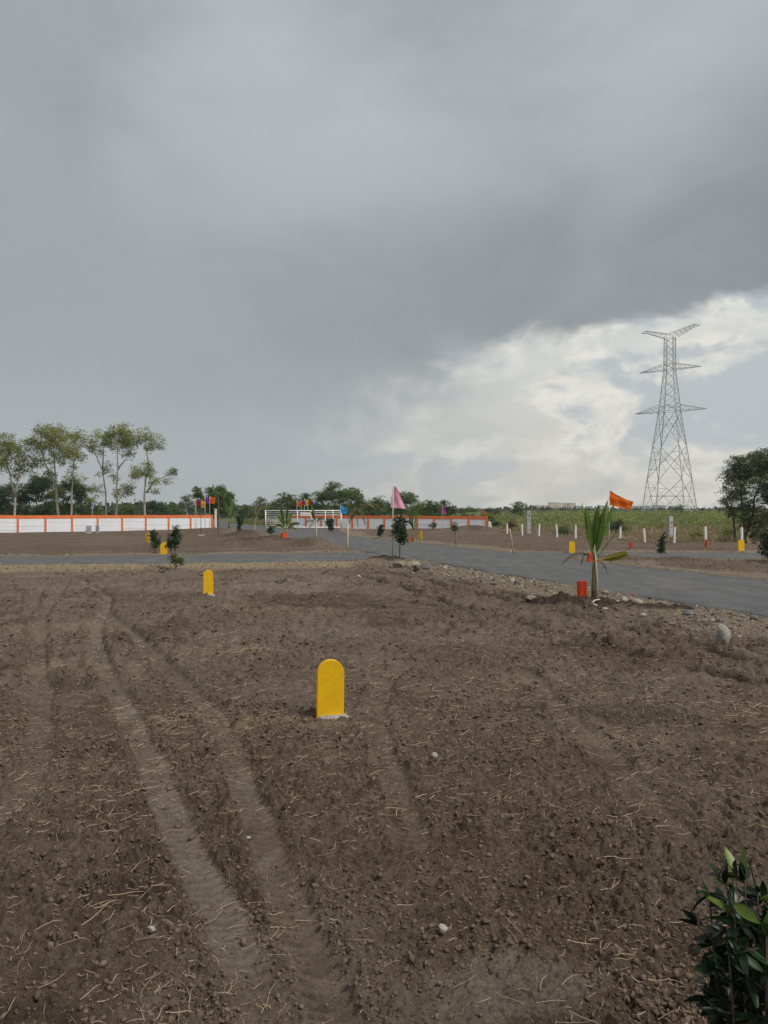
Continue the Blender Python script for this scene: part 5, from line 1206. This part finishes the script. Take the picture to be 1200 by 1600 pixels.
for a in [(859, 869, 785.5, 1180, 'leftmost tall cream block on the horizon left of the coconut sapling', 'building', 3, 5), (870, 877, 786, 1185, 'second cream block on the horizon from the left', 'building', 2, 5), (881, 888.5, 786.5, 1190, 'third cream block on the horizon, beside a narrow gap', 'building', 2, 5),
          (890, 899.5, 786.5, 1180, 'fourth cream block on the horizon from the left', 'building', 3, 5), (838, 857, 790, 1260, 'long low cream block left of the tall cream blocks', 'building', 4, 4), (900, 910, 791, 1300, 'low grey block right of the tall cream blocks', 'building_grey', 3, 4), (917, 926, 791.5, 1320, 'low grey block directly behind the coconut sapling', 'building_grey', 3, 4),
          (936, 951, 790.5, 1280, 'grey block left of the large orange flag', 'building_grey', 4, 4), (988, 1016, 791, 1250, 'long grey block left of the lattice tower legs', 'building_grey', 7, 4), (1023, 1039, 790, 1230, 'grey block seen between the lattice tower legs', 'building_grey', 4, 4)]:
    building(*a)

# ------------------------------------------------------------------ lattice tower
def tower():
    D = 183.0; k = D / 1200.0; cx = (1046.5 - 600) * k; rot = radians(-38)
    root = thing('lattice_tower', 'tall grey steel lattice power tower with three pairs of cross arms', 'tower', (cx, D, 0), rot)
    def zz(py): return 1.8 + (797 - py) * k
    zt, z2, z3 = zz(529), zz(578), zz(643)
    def half(z):
        if z >= z2: return 1.02 + (0.06) * (zt - z) / (zt - z2)
        if z >= z3: return 1.08 + (2.0 - 1.08) * (z2 - z) / (z2 - z3)
        return 2.0 + (5.15 - 2.0) * (z3 - z) / z3
    def corner(i, z):
        h = half(z); sx, sy = ((-1, -1), (1, -1), (1, 1), (-1, 1))[i % 4]; return Vector((sx * h, sy * h, z))
    legs_z = [-0.5, z3 * 0.25, z3 * 0.5, z3 * 0.75, z3, z2, zt]
    def bar(mb, a, b, w): mb.tube([a, b], w * 0.85, 4)
    for i in range(4):
        mb = MB()
        for a, b in zip(legs_z[:-1], legs_z[1:]): bar(mb, corner(i, max(a, 0) if a > 0 else 0) + Vector((0, 0, a if a < 0 else 0)), corner(i, b), 0.115)
        mb.build('leg', 'steel', root)
    lower = [0, z3 * 0.36, z3 * 0.68, z3]; mid = list(np.linspace(z3, z2, 5)); upper = list(np.linspace(z2, zt, 6))
    for i in range(4):
        mb = MB()
        for lv, w in ((lower, 0.085), (mid, 0.06), (upper, 0.05)):
            for a, b in zip(lv[:-1], lv[1:]):
                p, q, r_, s = corner(i, a), corner(i + 1, a), corner(i + 1, b), corner(i, b)
                bar(mb, p, r_, w); bar(mb, q, s, w)
                if lv is not lower: continue
                m_ = (p + r_) / 2 if False else None
                # secondary bracing from the crossing point to the legs
                hp, hq = half(a), half(b); t = hp / (hp + hq); c = p.lerp(r_, t)
                for (A, B) in ((p, s), (q, r_)):
                    l1 = A.lerp(B, t); bar(mb, c, l1, 0.05); bar(mb, A.lerp(c, 0.5), A.lerp(l1, 0.5), 0.045); bar(mb, A.lerp(c, 0.5), l1, 0.045); bar(mb, B.lerp(c, 0.5), l1, 0.045); bar(mb, B.lerp(c, 0.5), B.lerp(l1, 0.5), 0.045)
                if a == 0:
                    for f in (0.18, 0.30): bar(mb, p.lerp(s, f), q.lerp(r_, f), 0.035)
        for z in (z3, z2, zt, z3 + 1.2 * 1.0, z2 + 1.3): bar(mb, corner(i, z), corner(i + 1, z), 0.055)
        mb.build('bracing', 'steel', root)
    def arm(z0, zh, L, rise, name='cross_arm'):
        for sg in (-1, 1):
            mb = MB(); h0, h1 = half(z0), half(zh); tip = Vector((sg * L, 0, z0 + rise))
            lo = [Vector((sg * h0, sy * h0, z0)) for sy in (-1, 1)]; hi = [Vector((sg * h1, sy * h1, zh)) for sy in (-1, 1)]
            for p in lo + hi: bar(mb, p, tip, 0.06)
            for f in (0.2, 0.4, 0.6, 0.8):
                a, b = lo[0].lerp(tip, f), lo[1].lerp(tip, f); c, d = hi[0].lerp(tip, f), hi[1].lerp(tip, f)
                bar(mb, a, b, 0.035); bar(mb, c, d, 0.03); bar(mb, a, c, 0.03); bar(mb, b, d, 0.03)
                g = f - 0.2; bar(mb, lo[0].lerp(tip, g), b, 0.03); bar(mb, lo[0].lerp(tip, g), c, 0.03); bar(mb, lo[1].lerp(tip, g), d, 0.03)
            mb.build(name, 'steel', root)
    arm(z3, z3 + 1.6, 8.4, 0.0); arm(z2, z2 + 1.5, 7.3, 0.0)
    # raised earth-wire horns
    for sg in (-1, 1):
        mb = MB(); ht = half(zt); st = 5.6
        def row(f, zl, zu, hw): return [Vector((sg * (ht + (st - ht) * f), sy * hw, zl)) for sy in (-1, 1)], [Vector((sg * (ht * 0.2 + (st - ht * 0.2) * f), sy * hw, zu)) for sy in (-1, 1)]
        prev = None
        for j in range(6):
            f = j / 5; lo, hi = row(f, zt + 2.0 * f, zt + 1.0 + 1.55 * f, ht * (1 - f * 0.72))
            bar(mb, lo[0], lo[1], 0.04); bar(mb, hi[0], hi[1], 0.04)
            for s_ in (0, 1): bar(mb, lo[s_], hi[s_], 0.04)
            if prev:
                for s_ in (0, 1): bar(mb, prev[0][s_], lo[s_], 0.06); bar(mb, prev[1][s_], hi[s_], 0.06); bar(mb, prev[0][s_], hi[s_], 0.035)
                bar(mb, prev[1][0], hi[1], 0.03)
            prev = (lo, hi)
        tip = Vector((sg * 6.9, 0, zt + 2.15))
        for p in prev[0] + prev[1]: bar(mb, p, tip, 0.05)
        mb.build('earth_wire_horn', 'steel', root)
    for i in range(4):
        me = bevel_box(0.9, 0.9, 0.9, 0.05, -0.6); me.materials.append(M['concrete']); mesh_obj('footing', me, None, root, corner(i, 0))
tower()

# ------------------------------------------------------------------ air
hz_me = bpy.data.meshes.new('haze'); hb = MB(); hb.box(-900, 900, -40, 1500, -4.0, 52.0); hz_me.from_pydata(hb.v, [], hb.f)
hz = bpy.data.objects.new('haze', hz_me); col.objects.link(hz); tag(hz, 'thin pale haze over the fields', 'haze', None, 'stuff')
hm = bpy.data.materials.new('haze'); hm.use_nodes = True; hn = hm.node_tree
for n in list(hn.nodes): hn.nodes.remove(n)
pv = hn.nodes.new('ShaderNodeVolumePrincipled'); pv.inputs['Color'].default_value = (0.93, 0.95, 0.97, 1); pv.inputs['Density'].default_value = 0.0003; pv.inputs['Anisotropy'].default_value = 0.2
ho = hn.nodes.new('ShaderNodeOutputMaterial'); hn.links.new(pv.outputs[0], ho.inputs['Volume']); hz_me.materials.append(hm)
scene.cycles.volume_bounces = 0

# ------------------------------------------------------------------ foreground shrub at the lower right
def leaf_variant(seed, L=0.085, W_=0.036):
    r = np.random.default_rng(seed); n = 6; V = []; T = []
    cu = r.uniform(-0.35, 0.5); fold = r.uniform(0.15, 0.45); tw = r.normal(0, 0.25)
    for i in range(n):
        t = i / (n - 1); w = W_ / 2 * math.sin(pi * min(1, t * 0.93 + 0.06)) ** 0.8 * (1.05 - 0.25 * t)
        z = -cu * L * t * t; a = tw * t
        for q in (-1, 0, 1): V.append((L * t * (1 - 0.1 * abs(cu) * t), q * w * cos(a), z + abs(q) * w * fold + q * w * sin(a))); T.append(0)
    Fq = [(i * 3 + k, (i + 1) * 3 + k, (i + 1) * 3 + k + 1, i * 3 + k + 1) for i in range(n - 1) for k in (0, 1)]
    me = np_mesh('leaf', V, Fq, True); return me
def leaf_mat(name, c, back, rough):
    m, T, b = new_mat(name); cc = T.new('ShaderNodeTexCoord'); ob = T.new('ShaderNodeObjectInfo')
    f = T.noise(cc.outputs['Object'], 30, 4, 0.6)
    colr = T.mix(T.ss(f, 0.35, 0.65), tuple(v * 0.8 for v in c), tuple(v * 1.2 for v in c)); colr = T.mix(T.m('MULTIPLY', ob.outputs['Random'], 0.35), colr, back)
    T.link(colr, b.inputs['Base Color']); b.inputs['Roughness'].default_value = rough; b.inputs['Specular IOR Level'].default_value = 0.45
    tr = T.new('ShaderNodeBsdfTranslucent'); T.link(colr, tr.inputs[0]); mx = T.new('ShaderNodeMixShader'); mx.inputs[0].default_value = 0.25
    T.link(b.outputs[0], mx.inputs[1]); T.link(tr.outputs[0], mx.inputs[2]); T.link(mx.outputs[0], T.t.nodes['Material Output'].inputs[0]); return m
def foreground_shrub():
    r = np.random.default_rng(91); bx, by = 1.10, 2.20
    root = thing('leafy_shrub', 'dark glossy leafy shrub at the lower right corner close to the viewer', 'shrub', (bx, by, gz(bx, by)))
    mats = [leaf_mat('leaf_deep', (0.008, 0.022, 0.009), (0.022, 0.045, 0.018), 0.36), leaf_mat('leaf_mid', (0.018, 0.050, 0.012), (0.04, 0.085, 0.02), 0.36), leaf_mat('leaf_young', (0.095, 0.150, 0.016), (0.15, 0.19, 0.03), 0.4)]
    var = []
    for i in range(12):
        me = leaf_variant(900 + i, 0.055 + 0.010 * (i % 3), 0.024 + 0.005 * (i % 2)); me.materials.append(mats[0 if i < 8 else (1 if i < 11 else 2)]); var.append(me)
    stem = MB(); spots = []
    for k in range(13):
        a = k * 2.4; rr = 0.18 * math.sqrt((k + 0.5) / 13); top = 0.80 - 0.9 * rr + r.uniform(-0.08, 0.05)
        p0 = Vector((0.02 * cos(a), 0.02 * sin(a), -0.1)); p1 = Vector((rr * 0.8 * cos(a), rr * 0.8 * sin(a), top * 0.45)); p2 = Vector((rr * cos(a), rr * sin(a), top))
        stem.tube([p0, p1, p2], [0.007, 0.005, 0.002], 6)
        for j in range(13):
            t = r.uniform(0.30, 1.0); p = p0.lerp(p1, t * 2) if t < 0.5 else p1.lerp(p2, t * 2 - 1); b = r.uniform(0, 6.28)
            q = p + Vector((cos(b), sin(b), r.uniform(0.3, 0.9))) * r.uniform(0.03, 0.085); stem.tube([p, q], [0.003, 0.0015], 4)
            for w in range(5): spots.append((p.lerp(q, r.uniform(0.1, 1.0)), b))
        spots.append((p2, a)); spots.append((p2, a + 2)); spots.append((p2, a + 4))
    stem.build('stem', M['bark_dark'], root, True)
    spots = [sp for sp in spots if sp[0].z > 0.22]
    r.shuffle(spots) if False else None
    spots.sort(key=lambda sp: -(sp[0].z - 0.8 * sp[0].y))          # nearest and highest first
    rest_v = []; rest_f = []; nb = 0; Vv = [np.array([v.co[:] for v in me.vertices]) for me in var]; Ff = [np.array([list(p.vertices) for p in me.polygons]) for me in var]
    for n, (p, b) in enumerate(spots):
        hi = p.z > 0.62; out_a = (math.atan2(p.y, p.x) if r.random() < 0.6 else b) + r.normal(0, 0.8)
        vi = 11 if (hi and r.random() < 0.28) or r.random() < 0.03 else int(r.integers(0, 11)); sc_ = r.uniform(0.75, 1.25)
        eul = (r.normal(0, 0.6), -r.normal(0.05 if not hi else 0.55, 0.6), out_a)
        if n < 300:
            o = mesh_obj('leaf', var[vi], None, root, p); o.scale = (sc_, sc_, sc_); o.rotation_euler = eul
        else:
            from mathutils import Euler
            mt = np.array(Euler(eul).to_matrix()) * sc_; vi = vi % 8; rest_v.append(np.dot(Vv[vi], mt.T) + np.array(p)); rest_f.append(Ff[vi] + nb); nb += len(Vv[vi])
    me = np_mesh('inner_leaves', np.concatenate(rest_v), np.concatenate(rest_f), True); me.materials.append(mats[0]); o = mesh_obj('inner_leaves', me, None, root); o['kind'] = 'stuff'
foreground_shrub()
